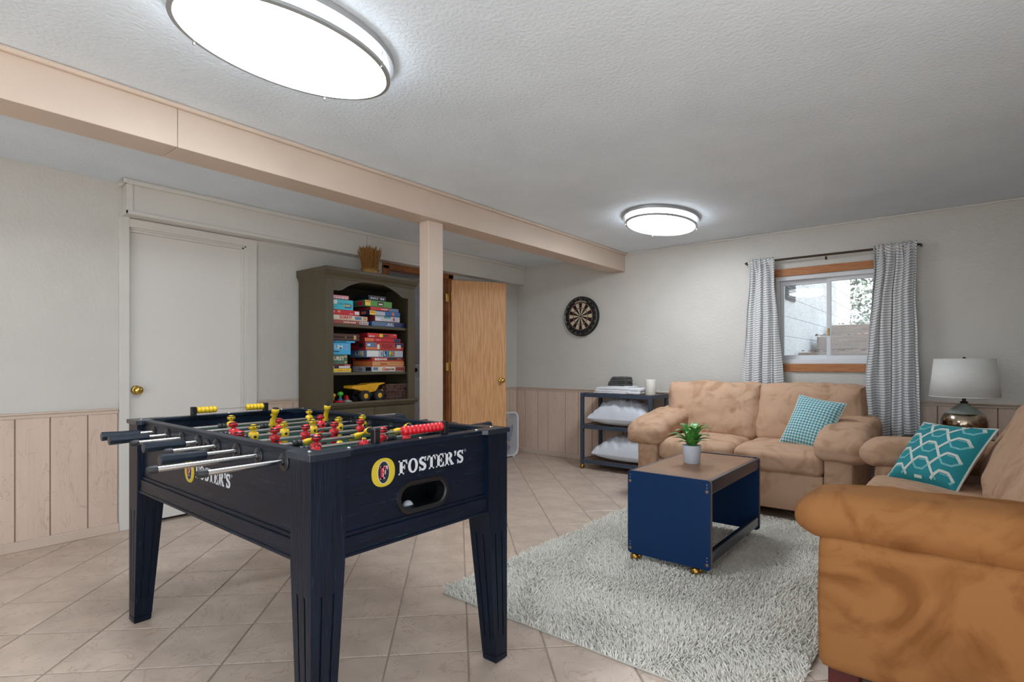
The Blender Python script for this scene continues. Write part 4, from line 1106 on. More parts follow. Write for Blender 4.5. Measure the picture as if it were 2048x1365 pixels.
# middle shelf, right stack
z = ZB
g = game('grey white Clue game box at the bottom of middle right stack', 2.862, 3.224, z, .047, 'g_silver', 'g_cream', .29); ftext(g, 'Clue', 3.005, z + .023, .036, 'g_red', .001); strips(g, 'g_black', 3.04, 3.10, z + .022, .012, 5, 15); patch(g, 'g_steel', 2.875, 2.925, z + .014, z + .04); patch(g, 'g_brick', 3.115, 3.218, z + .006, z + .042); strips(g, 'g_maroon', 3.12, 3.215, z + .024, .022, 5, 16)
side_patch(g, 'g_black', 2.862, -3.99, -3.915, z + .008, z + .04); stext(g, 'Clue', -4.07, 2.862, z + .023, .034, 'g_dkred')
z += .047
g = game('orange tan game box second in middle right stack', 2.867, 3.214, z, .045, 'g_orange', 'g_tan', .29); strips(g, 'g_rust', 2.95, 3.03, z + .022, .02, 5, 17); strips(g, 'g_orange', 3.05, 3.20, z + .028, .016, 8, 18); patch(g, 'g_orange', 2.869, 3.212, z + .002, z + .010, k=-.0003)
z += .045
g = game('rust red game box with white print under the LIFE box', 2.867, 3.208, z, .035, 'g_rust', 'g_rust', .30); strips(g, 'g_white', 2.89, 3.02, z + .018, .022, 8, 19); patch(g, 'g_black', 3.03, 3.2, z + .012, z + .032, k=-.0004); strips(g, 'g_orange', 3.13, 3.19, z + .022, .008, 3, 20); side_patch(g, 'g_black', 2.867, -4.15, -3.93, z + .014, z + .032)
z += .035
g = game('silver LIFE game box with coloured letters', 2.806, 3.202, z, .062, 'g_steel', 'g_silver', .26); patch(g, 'g_white', 2.812, 2.93, z + .006, z + .056, k=-.0004); patch(g, 'g_black', 2.978, 3.105, z + .008, z + .056, k=-.0002)
for k, (ch, mm) in enumerate((('L', 'g_white'), ('I', 'g_sky'), ('F', 'g_yellow'), ('E', 'g_orange'))):
    patch(g, ('g_navy', 'g_blue', 'g_green', 'g_steel')[k], 2.981 + k * .0305, 3.010 + k * .0305, z + .010, z + .054, k=.0002)
    ftext(g, ch, 2.9955 + k * .0305, z + .032, .048, mm, .0018)
    side_patch(g, ('g_navy', 'g_blue', 'g_green', 'g_orange')[k], 2.806, -4.06 + k * .03, -4.032 + k * .03, z + .010, z + .054)
    stext(g, ch, -4.046 + k * .03, 2.806, z + .032, .048, 'g_cream', .0018)
strips(g, 'g_steel', 2.955, 2.975, z + .03, .034, 1, 21)
z += .062
g = game('orange red RISK game box with soldiers artwork', 2.795, 3.208, z, .070, 'g_dkred', 'g_rust', .27); patch(g, 'g_steel', 2.80, 2.90, z + .02, z + .066, k=-.0003); patch(g, 'g_orange', 2.80, 2.95, z + .004, z + .024, k=-.0002); patch(g, 'g_white', 2.815, 2.845, z + .036, z + .052); ftext(g, 'RISK', 3.03, z + .036, .062, 'g_dkred', .0022, 1.05); patch(g, 'g_navy', 3.11, 3.2, z + .03, z + .064); patch(g, 'g_cream', 3.13, 3.175, z + .018, z + .05, k=.0006); patch(g, 'g_white', 2.915, 2.94, z + .012, z + .05, k=.0004); side_patch(g, 'g_black', 2.795, -3.99, -3.93, z + .02, z + .06); side_patch(g, 'g_rust', 2.795, -4.12, -4.03, z + .02, z + .036)
z += .070
g = game('thin red orange game box directly above the RISK box', 2.785, 3.173, z, .038, 'g_maroon', 'g_red', .25); patch(g, 'g_orange', 2.79, 2.88, z + .006, z + .032, k=-.0003); strips(g, 'g_pink', 2.90, 2.96, z + .02, .014, 3, 22); patch(g, 'g_navy', 3.10, 3.165, z + .004, z + .034); strips(g, 'g_scarlet', 2.98, 3.09, z + .022, .012, 5, 23)
z += .038
g = game('bright red game box topmost of the middle right stack', 2.816, 3.133, z, .041, 'g_dkred', 'g_scarlet', .22); patch(g, 'g_yellow', 2.94, 2.975, z + .006, z + .034); strips(g, 'g_white', 2.83, 2.89, z + .012, .012, 4, 24); patch(g, 'g_black', 2.982, 3.045, z + .014, z + .028); strips(g, 'g_white', 3.09, 3.12, z + .032, .007, 2, 25)

# toys on the lowest open shelf -------------------------------------------
ZS = 0.785
tk = thing('toy_dump_truck', 'yellow toy dump truck with black tyres', 'toy truck', (-3.95, 2.85, ZS))
tx = -3.945
for yy in (2.79, 2.935):
    for xx, s in ((tx + 0.045, 1), (tx - 0.065, -1)):
        w = MB().lathe([(0.020, -0.016), (0.044, -0.016), (0.050, -0.010), (0.050, 0.010), (0.044, 0.016), (0.022, 0.016)], (xx, yy, ZS + 0.05), (1, 0, 0), 22)
        wo = w.build('wheel', 'tire', tk, smooth=True)
        MB().lathe([(0.001, -0.012), (0.024, -0.012), (0.024, 0.014), (0.020, 0.018), (0.010, 0.018), (0.008, 0.022), (0.001, 0.022)], (xx, yy, ZS + 0.05), (s, 0, 0), 18).build('hub', 'toy_yellow', wo, smooth=True)
B('chassis', 'black_plastic', tk, (tx - 0.05, 2.74, ZS + 0.04, tx + 0.03, 2.975, ZS + 0.068), bevel=0.004)
B('cab', 'toy_yellow', tk, (tx - 0.06, 2.93, ZS + 0.066, tx + 0.04, 2.985, ZS + 0.098), (tx - 0.055, 2.922, ZS + 0.098, tx + 0.035, 2.93, ZS + 0.125), bevel=0.004)
cb = MB().prism([(2.905, ZS + .095), (2.938, ZS + .095), (2.928, ZS + .132), (2.915, ZS + .132)], lambda y, z: (tx - 0.05, y, z), lambda y, z: (tx + 0.035, y, z)); cb.build('window_post', 'dark_wood', tk)
P = [(2.655, ZS + .118), (2.665, ZS + .140), (2.79, ZS + .145), (2.84, ZS + .156), (2.985, ZS + .160), (2.985, ZS + .153), (2.93, ZS + .137), (2.90, ZS + .088), (2.83, ZS + .075), (2.76, ZS + .095)]
def bedx(s): return lambda y, z: (tx - 0.01 + s * (0.052 + (z - ZS - .08) * 0.25), y, z)
bd = MB().prism(P, bedx(-1), bedx(1)); bo = bd.build('dump_bed', 'toy_yellow', tk, bevel=0.002)
for yy in (2.71, 2.75, 2.79, 2.83, 2.87):
    zz0 = ZS + .11 - (yy - 2.71) * .2
    B('bed_rib', 'toy_yellow', tk, (tx + 0.040, yy, max(zz0, ZS + .085), tx + 0.058, yy + 0.006, ZS + .142), bevel=0.001)
# mushroom shaped stacking toy
ty = thing('toy_mushroom', 'small red and green mushroom shaped toy', 'toy', (-3.93, 2.56, ZS))
MB().lathe([(0.001, 0), (0.036, 0.002), (0.042, 0.010), (0.036, 0.020), (0.022, 0.024), (0.001, 0.024)], (-3.93, 2.56, ZS), n=20).build('foot_disc', 'toy_red', ty, smooth=True)
MB().lathe([(0.020, 0.022), (0.018, 0.032), (0.010, 0.040), (0.009, 0.046)], (-3.93, 2.568, ZS), n=16).build('stem', 'toy_blue', ty, smooth=True)
MB().lathe([(0.009, 0.044), (0.011, 0.062), (0.024, 0.066), (0.025, 0.078), (0.018, 0.092), (0.001, 0.097)], (-3.93, 2.57, ZS), n=18).build('cap', 'toy_green', ty, smooth=True)
MB().lathe([(0.006, 0.024), (0.012, 0.052), (0.020, 0.060), (0.018, 0.078), (0.001, 0.084)], (-3.945, 2.515, ZS), n=16).build('cap', 'toy_yellow', ty, smooth=True)
sh = thing('toy_shoe', 'little red and grey shoe beside the toy truck', 'shoe', (-3.97, 2.665, ZS))
MB().prism([(2.638, 0), (2.70, 0), (2.70, .008), (2.668, .022), (2.640, .022)], lambda y, z: (-3.99, y, ZS + z), lambda y, z: (-3.95, y, ZS + z)).build('sole', 'toy_grey', sh, bevel=.003)
MB().prism([(2.640, .021), (2.672, .021), (2.664, .046), (2.655, .060), (2.645, .060)], lambda y, z: (-3.987, y, ZS + z), lambda y, z: (-3.953, y, ZS + z)).build('upper', 'toy_red', sh, bevel=.004)
# woven basket
bk = thing('woven_basket', 'dark brown woven rectangular basket', 'basket', (-3.98, 3.145, ZS))
def bw(t, v, o=0.0):
    hx_, hy_ = 0.095 + 0.006 * v - o, 0.135 + 0.006 * v - o
    per = t * 4; k = int(per) % 4; f = per - int(per)
    cs = [(-1, -1), (1, -1), (1, 1), (-1, 1)]
    a, b_ = cs[k], cs[(k + 1) % 4]
    x, y = a[0] + (b_[0] - a[0]) * f, a[1] + (b_[1] - a[1]) * f
    m_ = max(abs(x), abs(y)); 
    x, y = x * hx_, y * hy_
    return x, y
nseg, nrow = 88, 9
mb = MB()
for r_ in range(nrow):
    z0_ = ZS + 0.002 + r_ * 0.0148
    pts = []
    for k in range(nseg):
        x, y = bw(k / nseg, r_ / nrow)
        b_ = 0.0035 * (1 if (k // 2 + r_) % 2 else -1)
        l = math.hypot(x, y)
        pts.append((-3.98 + x * (1 + b_ / l), 3.145 + y * (1 + b_ / l), z0_ + 0.0074 + random.uniform(-.0012, .0012)))
    mb.loop(pts, 0.0078, 5)
mb.build('weave', 'basket', bk, smooth=True, kind='stuff')
B('bottom', 'basket', bk, (-4.07, 3.015, ZS, -3.89, 3.275, ZS + 0.01))
MB().loop([(-3.98 + bw(k / 40, 1)[0], 3.145 + bw(k / 40, 1)[1], ZS + 0.138) for k in range(40)], 0.008, 6).build('rim', 'basket', bk, smooth=True)
B('handle_hole', 'dark_hole', bk, (-3.885, 3.19, ZS + 0.085, -3.8735, 3.235, ZS + 0.108), bevel=.003)

# wheat sheaf on top of the bookcase
ws = thing('wheat_sheaf', 'dried straw sheaf standing on top of the bookcase', 'sheaf', (-4.0, 2.915, 1.886))
rr = random.Random(3); mb = MB(); mb2 = MB()
for k in range(230):
    a = rr.uniform(0, 2 * PI); r0 = 0.078 * math.sqrt(rr.random()); 
    x0_, y0_ = r0 * math.cos(a) * .7, r0 * math.sin(a)
    sp_r = rr.uniform(1.05, 1.5); h = rr.uniform(0.205, 0.262)
    p = [(-4.0 + x0_, 2.915 + y0_, 1.888), (-4.0 + x0_ * 1.0, 2.915 + y0_ * 1.0, 1.95), (-4.0 + x0_ * (1 + (sp_r - 1) * .35), 2.915 + y0_ * (1 + (sp_r - 1) * .35), 1.888 + h * .6), (-4.0 + x0_ * sp_r, 2.915 + y0_ * sp_r, 1.888 + h * .88), (-4.0 + x0_ * sp_r * 1.06, 2.915 + y0_ * sp_r * 1.06, 1.888 + h)]
    mb.tube(p[1:], [0.0022, 0.0022, 0.0042, 0.0008], 4)
    mb2.tube(p[:2], 0.0034, 4)
mb.build('straw', 'straw', ws, kind='stuff'); mb2.build('straw_stubs', 'straw_light', ws, kind='stuff')
for zz in (1.938, 1.946, 1.894):
    MB().loop([(-4.0 + .058 * math.cos(t), 2.915 + .083 * math.sin(t), zz) for t in [2 * PI * k / 28 for k in range(28)]], 0.0045, 6).build('binding', 'straw', ws, smooth=True)

# ------------------------------------------------------------------ box fan behind the oak door
fx = -4.135; fy0, fy1, fz0, fz1 = 4.56, 5.118, 0.012, 0.532
fan = thing('box_fan', 'white box fan on the floor by the wall corner', 'fan', (fx, (fy0 + fy1) / 2, 0))
def rrect(x, o, r=0.075, n=6):
    pts = []
    for cy_, cz_, a0 in ((fy1 - o - r, fz1 - o - r, 0), (fy0 + o + r, fz1 - o - r, 90), (fy0 + o + r, fz0 + o + r, 180), (fy1 - o - r, fz0 + o + r, 270)):
        for k in range(n + 1):
            a = math.radians(a0 + 90 * k / n); pts.append((x, cy_ + r * math.cos(a), cz_ + r * math.sin(a)))
    return pts
MB().rings([rrect(fx + .055, 0), rrect(fx + .055, .014), rrect(fx - .055, .014), rrect(fx - .055, 0)], False, True).build('housing', 'fan_white', fan, smooth=True)
for s in (1, -1):
    gm = MB(); X = fx + s * .050
    nr_, nc_ = (34, 22) if s > 0 else (12, 6)
    for k in range(nr_):
        zz = fz0 + .02 + k * (fz1 - fz0 - .04) / (nr_ - 1)
        inset = .014 + max(0, .05 - (zz - fz0)) * .6 + max(0, .05 - (fz1 - zz)) * .6
        gm.box(X - .0009, fy0 + inset, zz - .0009, X + .0009, fy1 - inset, zz + .0009)
    for k in range(nc_):
        yy = fy0 + .02 + k * (fy1 - fy0 - .04) / (nc_ - 1)
        inset = .014 + max(0, .05 - (yy - fy0)) * .6 + max(0, .05 - (fy1 - yy)) * .6
        gm.box(X - .0012, yy - .0012, fz0 + inset, X + .0012, yy + .0012, fz1 - inset)
    gm.build('grille', 'fan_grille', fan)
    MB().lathe([(0.001, .006), (.05, .006), (.055, 0), (.001, 0)], (X, (fy0 + fy1) / 2, (fz0 + fz1) / 2), (s, 0, 0), 24).build('badge', 'fan_white', fan, smooth=True)
MB().loop(rrect(fx + .055, .004), .007, 6).build('front_rim', 'fan_white', fan, smooth=True)
cyf, czf = (fy0 + fy1) / 2, (fz0 + fz1) / 2
for k in range(5):
    a = 2 * PI * k / 5
    bl = MB().grid(lambda u, v, a=a: (fx + (v - .5) * .05, cyf + (0.04 + .19 * u) * math.cos(a + (v - .5) * .95), czf + (0.04 + .19 * u) * math.sin(a + (v - .5) * .95)), 5, 6)
    bl.build('blade', 'fan_blade', fan, smooth=True, solid=0.003)
MB().cyl((fx - .03, cyf, czf), (fx + .03, cyf, czf), .045, n=20).build('motor', 'fan_white', fan, smooth=True)
for yy in (fy0 + .1, fy1 - .1):
    B('foot', 'fan_white', fan, (fx - .07, yy - .015, 0.0, fx + .07, yy + .015, .016), bevel=.003)

# ------------------------------------------------------------------ dartboard
dcx, dcz, dR = -3.327, 1.655, 0.228
db = thing('dartboard', 'round bristle dartboard hanging on the wall', 'dartboard', (dcx, YB, dcz))
MB().lathe([(0.001, 0), (dR - .003, 0), (dR, .003), (dR, .035), (dR - .003, .038), (0.001, .038)], (dcx, YB - 0.001, dcz), (0, -1, 0), 64).build('board', 'dart_black', db, smooth=True)
yf = YB - .0395
def sector(mb, r0, r1, a0, a1, d=.0008, n=4):
    P = [(r1 * math.cos(a0 + (a1 - a0) * k / n), r1 * math.sin(a0 + (a1 - a0) * k / n)) for k in range(n + 1)] + [(r0 * math.cos(a1 - (a1 - a0) * k / n), r0 * math.sin(a1 - (a1 - a0) * k / n)) for k in range(n + 1)]
    mb.prism(P, lambda a, b_: (dcx + a, yf + .0008, dcz + b_), lambda a, b_: (dcx + a, yf - d, dcz + b_))
cm, rd, gn = MB(), MB(), MB()
for k in range(20):
    a0 = math.radians(90 - 9 + 18 * k); a1 = a0 + math.radians(18)
    if k % 2:
        sector(cm, .014, .092, a0, a1); sector(cm, .100, .152, a0, a1)
    ring = gn if k % 2 else rd
    sector(ring, .092, .100, a0, a1); sector(ring, .152, .160, a0, a1)
sector(gn, .007, .014, 0, 2 * PI, n=24); sector(rd, .0005, .007, 0, 2 * PI, n=16)
cm.build('cream_segments', 'dart_cream', db); rd.build('red_segments', 'dart_red', db); gn.build('green_segments', 'dart_green', db)
wi = MB()
for r_ in (.014, .092, .100, .152, .160):
    wi.loop([(dcx + r_ * math.cos(t), yf - .0014, dcz + r_ * math.sin(t)) for t in [2 * PI * k / 60 for k in range(60)]], .0007, 4)
for k in range(20):
    a = math.radians(81 + 18 * k); wi.cyl((dcx + .014 * math.cos(a), yf - .0014, dcz + .014 * math.sin(a)), (dcx + .160 * math.cos(a), yf - .0014, dcz + .160 * math.sin(a)), .0006, n=4)
wi.build('spider_wire', 'wire', db)
MB().loop([(dcx + .212 * math.cos(t), yf - .003, dcz + .212 * math.sin(t)) for t in [2 * PI * k / 60 for k in range(60)]], .0014, 5).build('number_ring', 'wire', db)
for k, nb in enumerate([20, 1, 18, 4, 13, 6, 10, 15, 2, 17, 3, 19, 7, 16, 8, 11, 14, 9, 12, 5]):
    a = math.radians(90 - 18 * k)
    rad = Vector((math.cos(a), 0, math.sin(a)))
    text('number', str(nb), .03, 'wire', db, (dcx + .196 * math.cos(a), yf - .003, dcz + .196 * math.sin(a)), (math.sin(a), 0, -math.cos(a)), rad, .0008)
# arched lettering above the scoring ring is worn beyond reading: short pale marks
mk = MB()
for k in range(9):
    a = math.radians(90 + 24 - 6 * k); sector(mk, .166, .180, a - .035, a + .028)
mk.build('maker_print', 'dart_cream', db)
# ------------------------------------------------------------------ steel cart with linens
CX0, CX1, CY0, CY1 = -3.072, -2.268, 4.905, 5.318
ct = thing('utility_cart', 'blue grey steel cart with three wooden shelves on casters', 'cart', ((CX0 + CX1) / 2, (CY0 + CY1) / 2, 0))
s_ = 0.034
for xx in (CX0, CX1 - s_):
    for yy in (CY0, CY1 - s_):
        B('leg', 'cart_metal', ct, (xx, yy, 0.052, xx + s_, yy + s_, 0.802), bevel=0.003)
        lg = (xx + s_ / 2, yy + s_ / 2)
        c_ = MB().sph((lg[0], lg[1], 0.025), 0.025, 14, 10); c_.cyl((lg[0], lg[1], 0.03), (lg[0], lg[1], 0.055), 0.012, n=10)
        c_.build('caster', 'old_brass', ct, smooth=True)
for zt, nm in ((0.802, 'top_shelf'), (0.468, 'middle_shelf'), (0.104, 'bottom_shelf')):
    sh_ = B(nm, 'cart_wood', ct, (CX0 + 0.012, CY0 + 0.012, zt - 0.016, CX1 - 0.012, CY1 - 0.012, zt - 0.004))
    B('rail', 'cart_metal', sh_, (CX0 + s_, CY0 + .002, zt - 0.042, CX1 - s_, CY0 + 0.012, zt), (CX0 + s_, CY1 - 0.012, zt - 0.042, CX1 - s_, CY1 - .002, zt), (CX0 + .002, CY0 + s_, zt - 0.042, CX0 + 0.012, CY1 - s_, zt), (CX1 - 0.012, CY0 + s_, zt - 0.042, CX1 - .002, CY1 - s_, zt), bevel=0.002)
def bed_pillow(label, c, size, rz, seed, tilt=0.0):
    t = thing('bed_pillow', label, 'pillow', c, rz=rz, group='white bed pillows on the cart')
    w, d, h = size
    def top(u, v, s):
        a, b_ = 2 * u - 1, 2 * v - 1
        e = ((1 - abs(a) ** 2.2) * (1 - abs(b_) ** 2.6)) ** 0.5
        x, y = a * w / 2 * (1 - .05 * (1 - b_ * b_)), b_ * d / 2 * (1 - .05 * (1 - a * a))
        wr = .010 * (1 - abs(noise.noise(Vector((x * 9 + seed, y * 14, seed)))) * 3) * min(1, e * 2)
        wr += .013 * (1 - abs(noise.noise(Vector((x * 14 + y * 8, y * 4 - x * 3, seed + 4)))) * 4.0) * min(1, e * 1.6)
        wr += .014 * math.sin(a * 16 + 5 * noise.noise(Vector((x * 5, y * 5, seed)))) * abs(a) ** 2 * min(1, e * 2)
        return (x, y, h * (.30 + (.70 * e if s > 0 else -.28 * e)) + (wr if s > 0 else 0) + tilt * x)
    mb = MB().grid(lambda u, v: top(u, v, 1), 64, 44); mb.grid(lambda u, v: top(u, v, -1), 64, 44)
    zmin = min(p[2] for p in mb.v)
    mb.v = [(p[0], p[1], p[2] - zmin) for p in mb.v]
    mb.build('pillowcase', 'satin_white', t, smooth=True, local=True, angle=180)
    return t
bed_pillow('plump white pillow on the middle shelf of the cart', (-2.64, 5.08, 0.465), (.70, .36, .27), 0.03, 3)
bed_pillow('white pillow on the bottom shelf of the cart', (-2.58, 5.08, 0.101), (.72, .36, .26), -0.02, 8)
ZT = 0.7985
# folded sheets: each layer is one folded slab with a rounded fold
fs = thing('folded_sheets', 'stack of folded white sheets on the cart top', 'linen', (-2.69, 5.08, ZT))
for (x0_, x1_, y0_, y1_, z0_, z1_, sd) in ((-2.955, -2.56, 4.97, 5.25, 0, .016, 1), (-2.935, -2.545, 4.975, 5.24, .014, .036, 2), (-2.93, -2.55, 4.98, 5.24, .034, .064, 3), (-2.56, -2.425, 4.97, 5.2, 0, .028, 4), (-2.56, -2.42, 4.98, 5.2, .026, .062, 5), (-2.80, -2.56, 5.0, 5.22, .062, .078, 6)):
    cushion(((x0_ + x1_) / 2, (y0_ + y1_) / 2, ZT + (z0_ + z1_) / 2 + .002), (x1_ - x0_, y1_ - y0_, z1_ - z0_), (z1_ - z0_) * .45, wr=.0045, fq=10, n=12, seed=sd).build('sheet_fold', 'linen_white', fs, smooth=True)
tw = thing('folded_cloth', 'dark grey folded washcloths on the white sheets', 'cloth', (-2.70, 5.09, ZT + .08))
for k, (w_, o_) in enumerate(((.20, 0), (.195, .004), (.185, .012), (.16, .018))):
    cushion((-2.70 + o_, 5.09, ZT + .0925 + k * .0225), (w_, .17, .024), .011, wr=.006, fq=18, n=12, seed=20 + k).build('cloth_fold', 'towel_grey', tw, smooth=True)
cd = thing('pillar_candle', 'thick white pillar candle on the cart top', 'candle', (-2.342, 5.05, ZT))
MB().lathe([(0.001, 0), (.050, 0), (.0515, .003), (.0515, .150), (.049, .154), (.044, .154), (.040, .146), (.001, .143)], (-2.342, 5.05, ZT), n=36).build('wax', 'candle_wax', cd, smooth=True)
MB().cyl((-2.342, 5.05, ZT + .142), (-2.341, 5.051, ZT + .156), .0018, n=6).build('wick', 'rubber', cd)

# ------------------------------------------------------------------ loveseat
LX0, LX1, LYF, LYB = -2.058, -0.512, 4.18, 5.17
ls = thing('loveseat', 'tan microfiber loveseat under the window', 'loveseat', ((LX0 + LX1) / 2, (LYF + LYB) / 2, 0))
SW = 0.178
B('base', 'suede', ls, (LX0 + SW, LYF + 0.012, 0.075, LX1 - SW, LYB - 0.05, 0.335), bevel=0.012)
B('back_frame', 'suede', ls, (LX0 + .02, LYB - 0.20, 0.075, LX1 - .02, LYB, 0.80), bevel=0.03, seg=3)
def pad_fn(axis, ln, sgn, lift, droop):
    """raise the arm pad towards the back, round its front down."""
    def f(w):
        p = w[axis] * sgn      # + towards the front
        w.z += -lift * p / ln - droop * max(0, p / (ln / 2) - .25) ** 2
        return w
    return f
for sgx, xo in ((-1, LX0), (1, LX1)):
    xa, xb = (xo, xo + SW) if sgx < 0 else (xo - SW, xo)
    am = cushion(((xa + xb) / 2, (LYF + LYB) / 2 - .0, 0.285), (SW, LYB - LYF, 0.42), .022, bulge=(.006, .01, 0), wr=.002, n=10, seed=4 + sgx).build('arm', 'suede', ls, smooth=True)
    pc = (xa + xb) / 2 + sgx * 0.018
    cushion((pc, LYF + .36, 0.592), (0.325, 0.80, 0.172), .066, bulge=(.0, .02, .014), wr=.010, fq=8, n=22, seed=40 + sgx, fn=pad_fn(1, .80, -1, .085, .05)).build('arm_pad', 'suede', am, smooth=True)
xm = (LX0 + LX1) / 2
for k, (a, b_) in enumerate(((LX0 + SW + .004, xm - .004), (xm + .004, LX1 - SW - .004))):
    cushion(((a + b_) / 2, LYF + .345, 0.414), (b_ - a, 0.71, 0.165), .05, bulge=(0, .018, .026), wr=.008, fq=7, n=20, seed=50 + k).build('seat_cushion', 'suede', ls, smooth=True)
def lean(y_amt, zc):
    def f(w):
        w.y += y_amt * (w.z); return w
    return f
for k, (a, b_) in enumerate(((LX0 + .01, xm + .012), (xm + .018, LX1 - .03))):
    cushion(((a + b_) / 2, LYF + .70, 0.705), (b_ - a, 0.24, 0.46), .055, bulge=(.010, .045, .012), wr=.014, fq=6.5, n=26, seed=60 + k, fn=lean(.34, 0), ear=(0, 2, .02)).build('back_cushion', 'suede', ls, smooth=True)
for xx in (LX0 + .05, LX1 - .05):
    for yy in (LYF + .06, LYB - .06):
        MB().cyl((xx, yy, 0), (xx, yy, 0.08), .022, .03, n=12).build('foot', 'red_foot', ls, smooth=True)

# ------------------------------------------------------------------ long sofa on the right
SXF, SXB, SY0, SY1 = -0.362, 0.60, 2.105, 4.06
sf = thing('sofa', 'tan microfiber sofa with near arm coloured golden by warm light', 'sofa', (SXF + .5, (SY0 + SY1) / 2, 0))
AW = 0.235
B('base', 'suede', sf, (SXF + .012, SY0 + AW, 0.075, SXB - .05, SY1 - AW, 0.335), bevel=.012)
B('back_frame', 'suede', sf, (SXB - .22, SY0 + .02, 0.075, SXB, SY1 - .02, 0.82), bevel=.04, seg=3)
for k, (a, b_, mt) in enumerate(((SY0, SY0 + AW, 'suede_warm_light'), (SY1 - AW, SY1, 'suede'))):
    am = cushion(((SXF + SXB) / 2, (a + b_) / 2, 0.300), (SXB - SXF, AW, 0.462), .030, bulge=(.012, .012, 0), wr=.002, n=14, seed=70 + k).build('arm', mt, sf, smooth=True)
    cushion((SXF + .395, (a + b_) / 2 + (.012 if k == 0 else -.012), 0.594), (0.93, 0.31, 0.150), .074, bulge=(.012, .0, .012), wr=.005, fq=6, n=22, seed=74 + k, fn=pad_fn(0, .93, -1, .0, .028)).build('arm_pad', mt, am, smooth=True)
ym = (SY0 + SY1) / 2
for k, (a, b_) in enumerate(((SY0 + AW + .004, ym - .004), (ym + .004, SY1 - AW - .004))):
    cushion((SXF + .36, (a + b_) / 2, 0.388), (0.74, b_ - a, 0.165), .055, bulge=(.016, 0, .018), wr=.006, fq=7, n=20, seed=80 + k).build('seat_cushion', 'suede', sf, smooth=True)
def leanx(amt):
    def f(w):
        w.x += amt * w.z; return w
    return f
for k, (a, b_) in enumerate(((SY0 + .15, ym - .004), (ym + .006, SY1 - .17))):
    cushion((SXF + .695, (a + b_) / 2, 0.700), (0.28, b_ - a, 0.50), .10, bulge=(.035, .012, .012), wr=.014, fq=6, n=26, seed=90 + k, fn=leanx(.40)).build('back_cushion', 'suede', sf, smooth=True)
for xx in (SXF + .07, SXB - .07):
    for yy in (SY0 + .075, SY1 - .075):
        B('foot', 'red_foot', sf, (xx - .045, yy - .045, 0, xx + .045, yy + .045, .078), bevel=.004)

# ------------------------------------------------------------------ throw pillows
def place(o, m):
    o.matrix_world = m
def frame(c, right, up):
    r_ = Vector(right).normalized(); u_ = Vector(up); u_ = (u_ - r_ * u_.dot(r_)).normalized(); n_ = u_.cross(r_)   # n: +Y local
    m_ = Matrix.Identity(4)
    y_ = u_.cross(r_)
    for i in range(3):
        m_[i][0] = r_[i]; m_[i][1] = y_[i]; m_[i][2] = u_[i]; m_[i][3] = c[i]
    return m_
def pillow_obj(parent, w, h, t, mat_front, mat_back, seed, n=30):
    sf_ = throw_pillow(w, h, t, seed=seed)
    for side, mt, nm in ((-1, mat_front, 'front_cover'), (1, mat_back, 'back_cover')):
        mb = MB().grid(lambda u, v: sf_(2 * u - 1, 2 * v - 1, side), n, n)
        o = mb.build(nm, mt, parent, smooth=True, local=True, angle=180, fix=False)
        finish_mesh_uv(o, [(p[0], p[2]) for p in mb.v])
    return sf_
gp = thing('gingham_pillow', 'blue gingham square throw pillow on the loveseat', 'pillow')
sfn = pillow_obj(gp, .335, .42, .14, 'gingham', 'pillow_back', 2)
MB().loop([sfn(*p, 0) for p in [(-1 + 2 * k / 16, -1) for k in range(16)] + [(1, -1 + 2 * k / 16) for k in range(16)] + [(1 - 2 * k / 16, 1) for k in range(16)] + [(-1, 1 - 2 * k / 16) for k in range(16)]], .003, 5).build('seam', 'pillow_back', gp, smooth=True, local=True)
place(gp, frame((-0.818, 4.53, 0.668), (0.29, -0.07, -0.045), (0.146, 0.18, 0.347)))
tp = thing('teal_pillow', 'teal throw pillow with white geometric embroidery on the sofa', 'pillow')
sft = pillow_obj(tp, .41, .39, .15, 'teal_cloth', 'pillow_back', 5)
per = [(-1 + 2 * k / 18, -1) for k in range(18)] + [(1, -1 + 2 * k / 18) for k in range(18)] + [(1 - 2 * k / 18, 1) for k in range(18)] + [(-1, 1 - 2 * k / 18) for k in range(18)]
MB().loop([sft(*p, 0) for p in per], .0055, 6).build('piping', 'embroider', tp, smooth=True, local=True)
def ribbon(mb, pts, w):
    """flat band stitched onto the cover, points in cover coordinates (metres from centre)."""
    for p, q in zip(pts[:-1], pts[1:]):
        dx, dy = q[0] - p[0], q[1] - p[1]; l = math.hypot(dx, dy)
        if l < 1e-6: continue
        nx, ny = -dy / l * w / 2, dx / l * w / 2; k = max(1, int(l / .02))
        for i in range(k):
            t0, t1 = i / k - .06 / k, (i + 1) / k + .06 / k
            cs = [(p[0] + dx * t0 + nx, p[1] + dy * t0 + ny), (p[0] + dx * t1 + nx, p[1] + dy * t1 + ny), (p[0] + dx * t1 - nx, p[1] + dy * t1 - ny), (p[0] + dx * t0 - nx, p[1] + dy * t0 - ny)]
            if any(abs(c[0]) > .201 or abs(c[1]) > .191 for c in cs): continue
            V = []
            for c in cs:
                s_p = sft(c[0] / .205, c[1] / .195, -1); V.append(s_p + Vector((0, -.0022, 0)))
            W = [v + Vector((0, .003, 0)) for v in V]
            mb.add(V + W, [(0, 1, 2, 3), (7, 6, 5, 4), (0, 4, 5, 1), (1, 5, 6, 2), (2, 6, 7, 3), (3, 7, 4, 0)])
ew, ea = MB(), MB()
cw, chh = .136, .104      # pattern cell
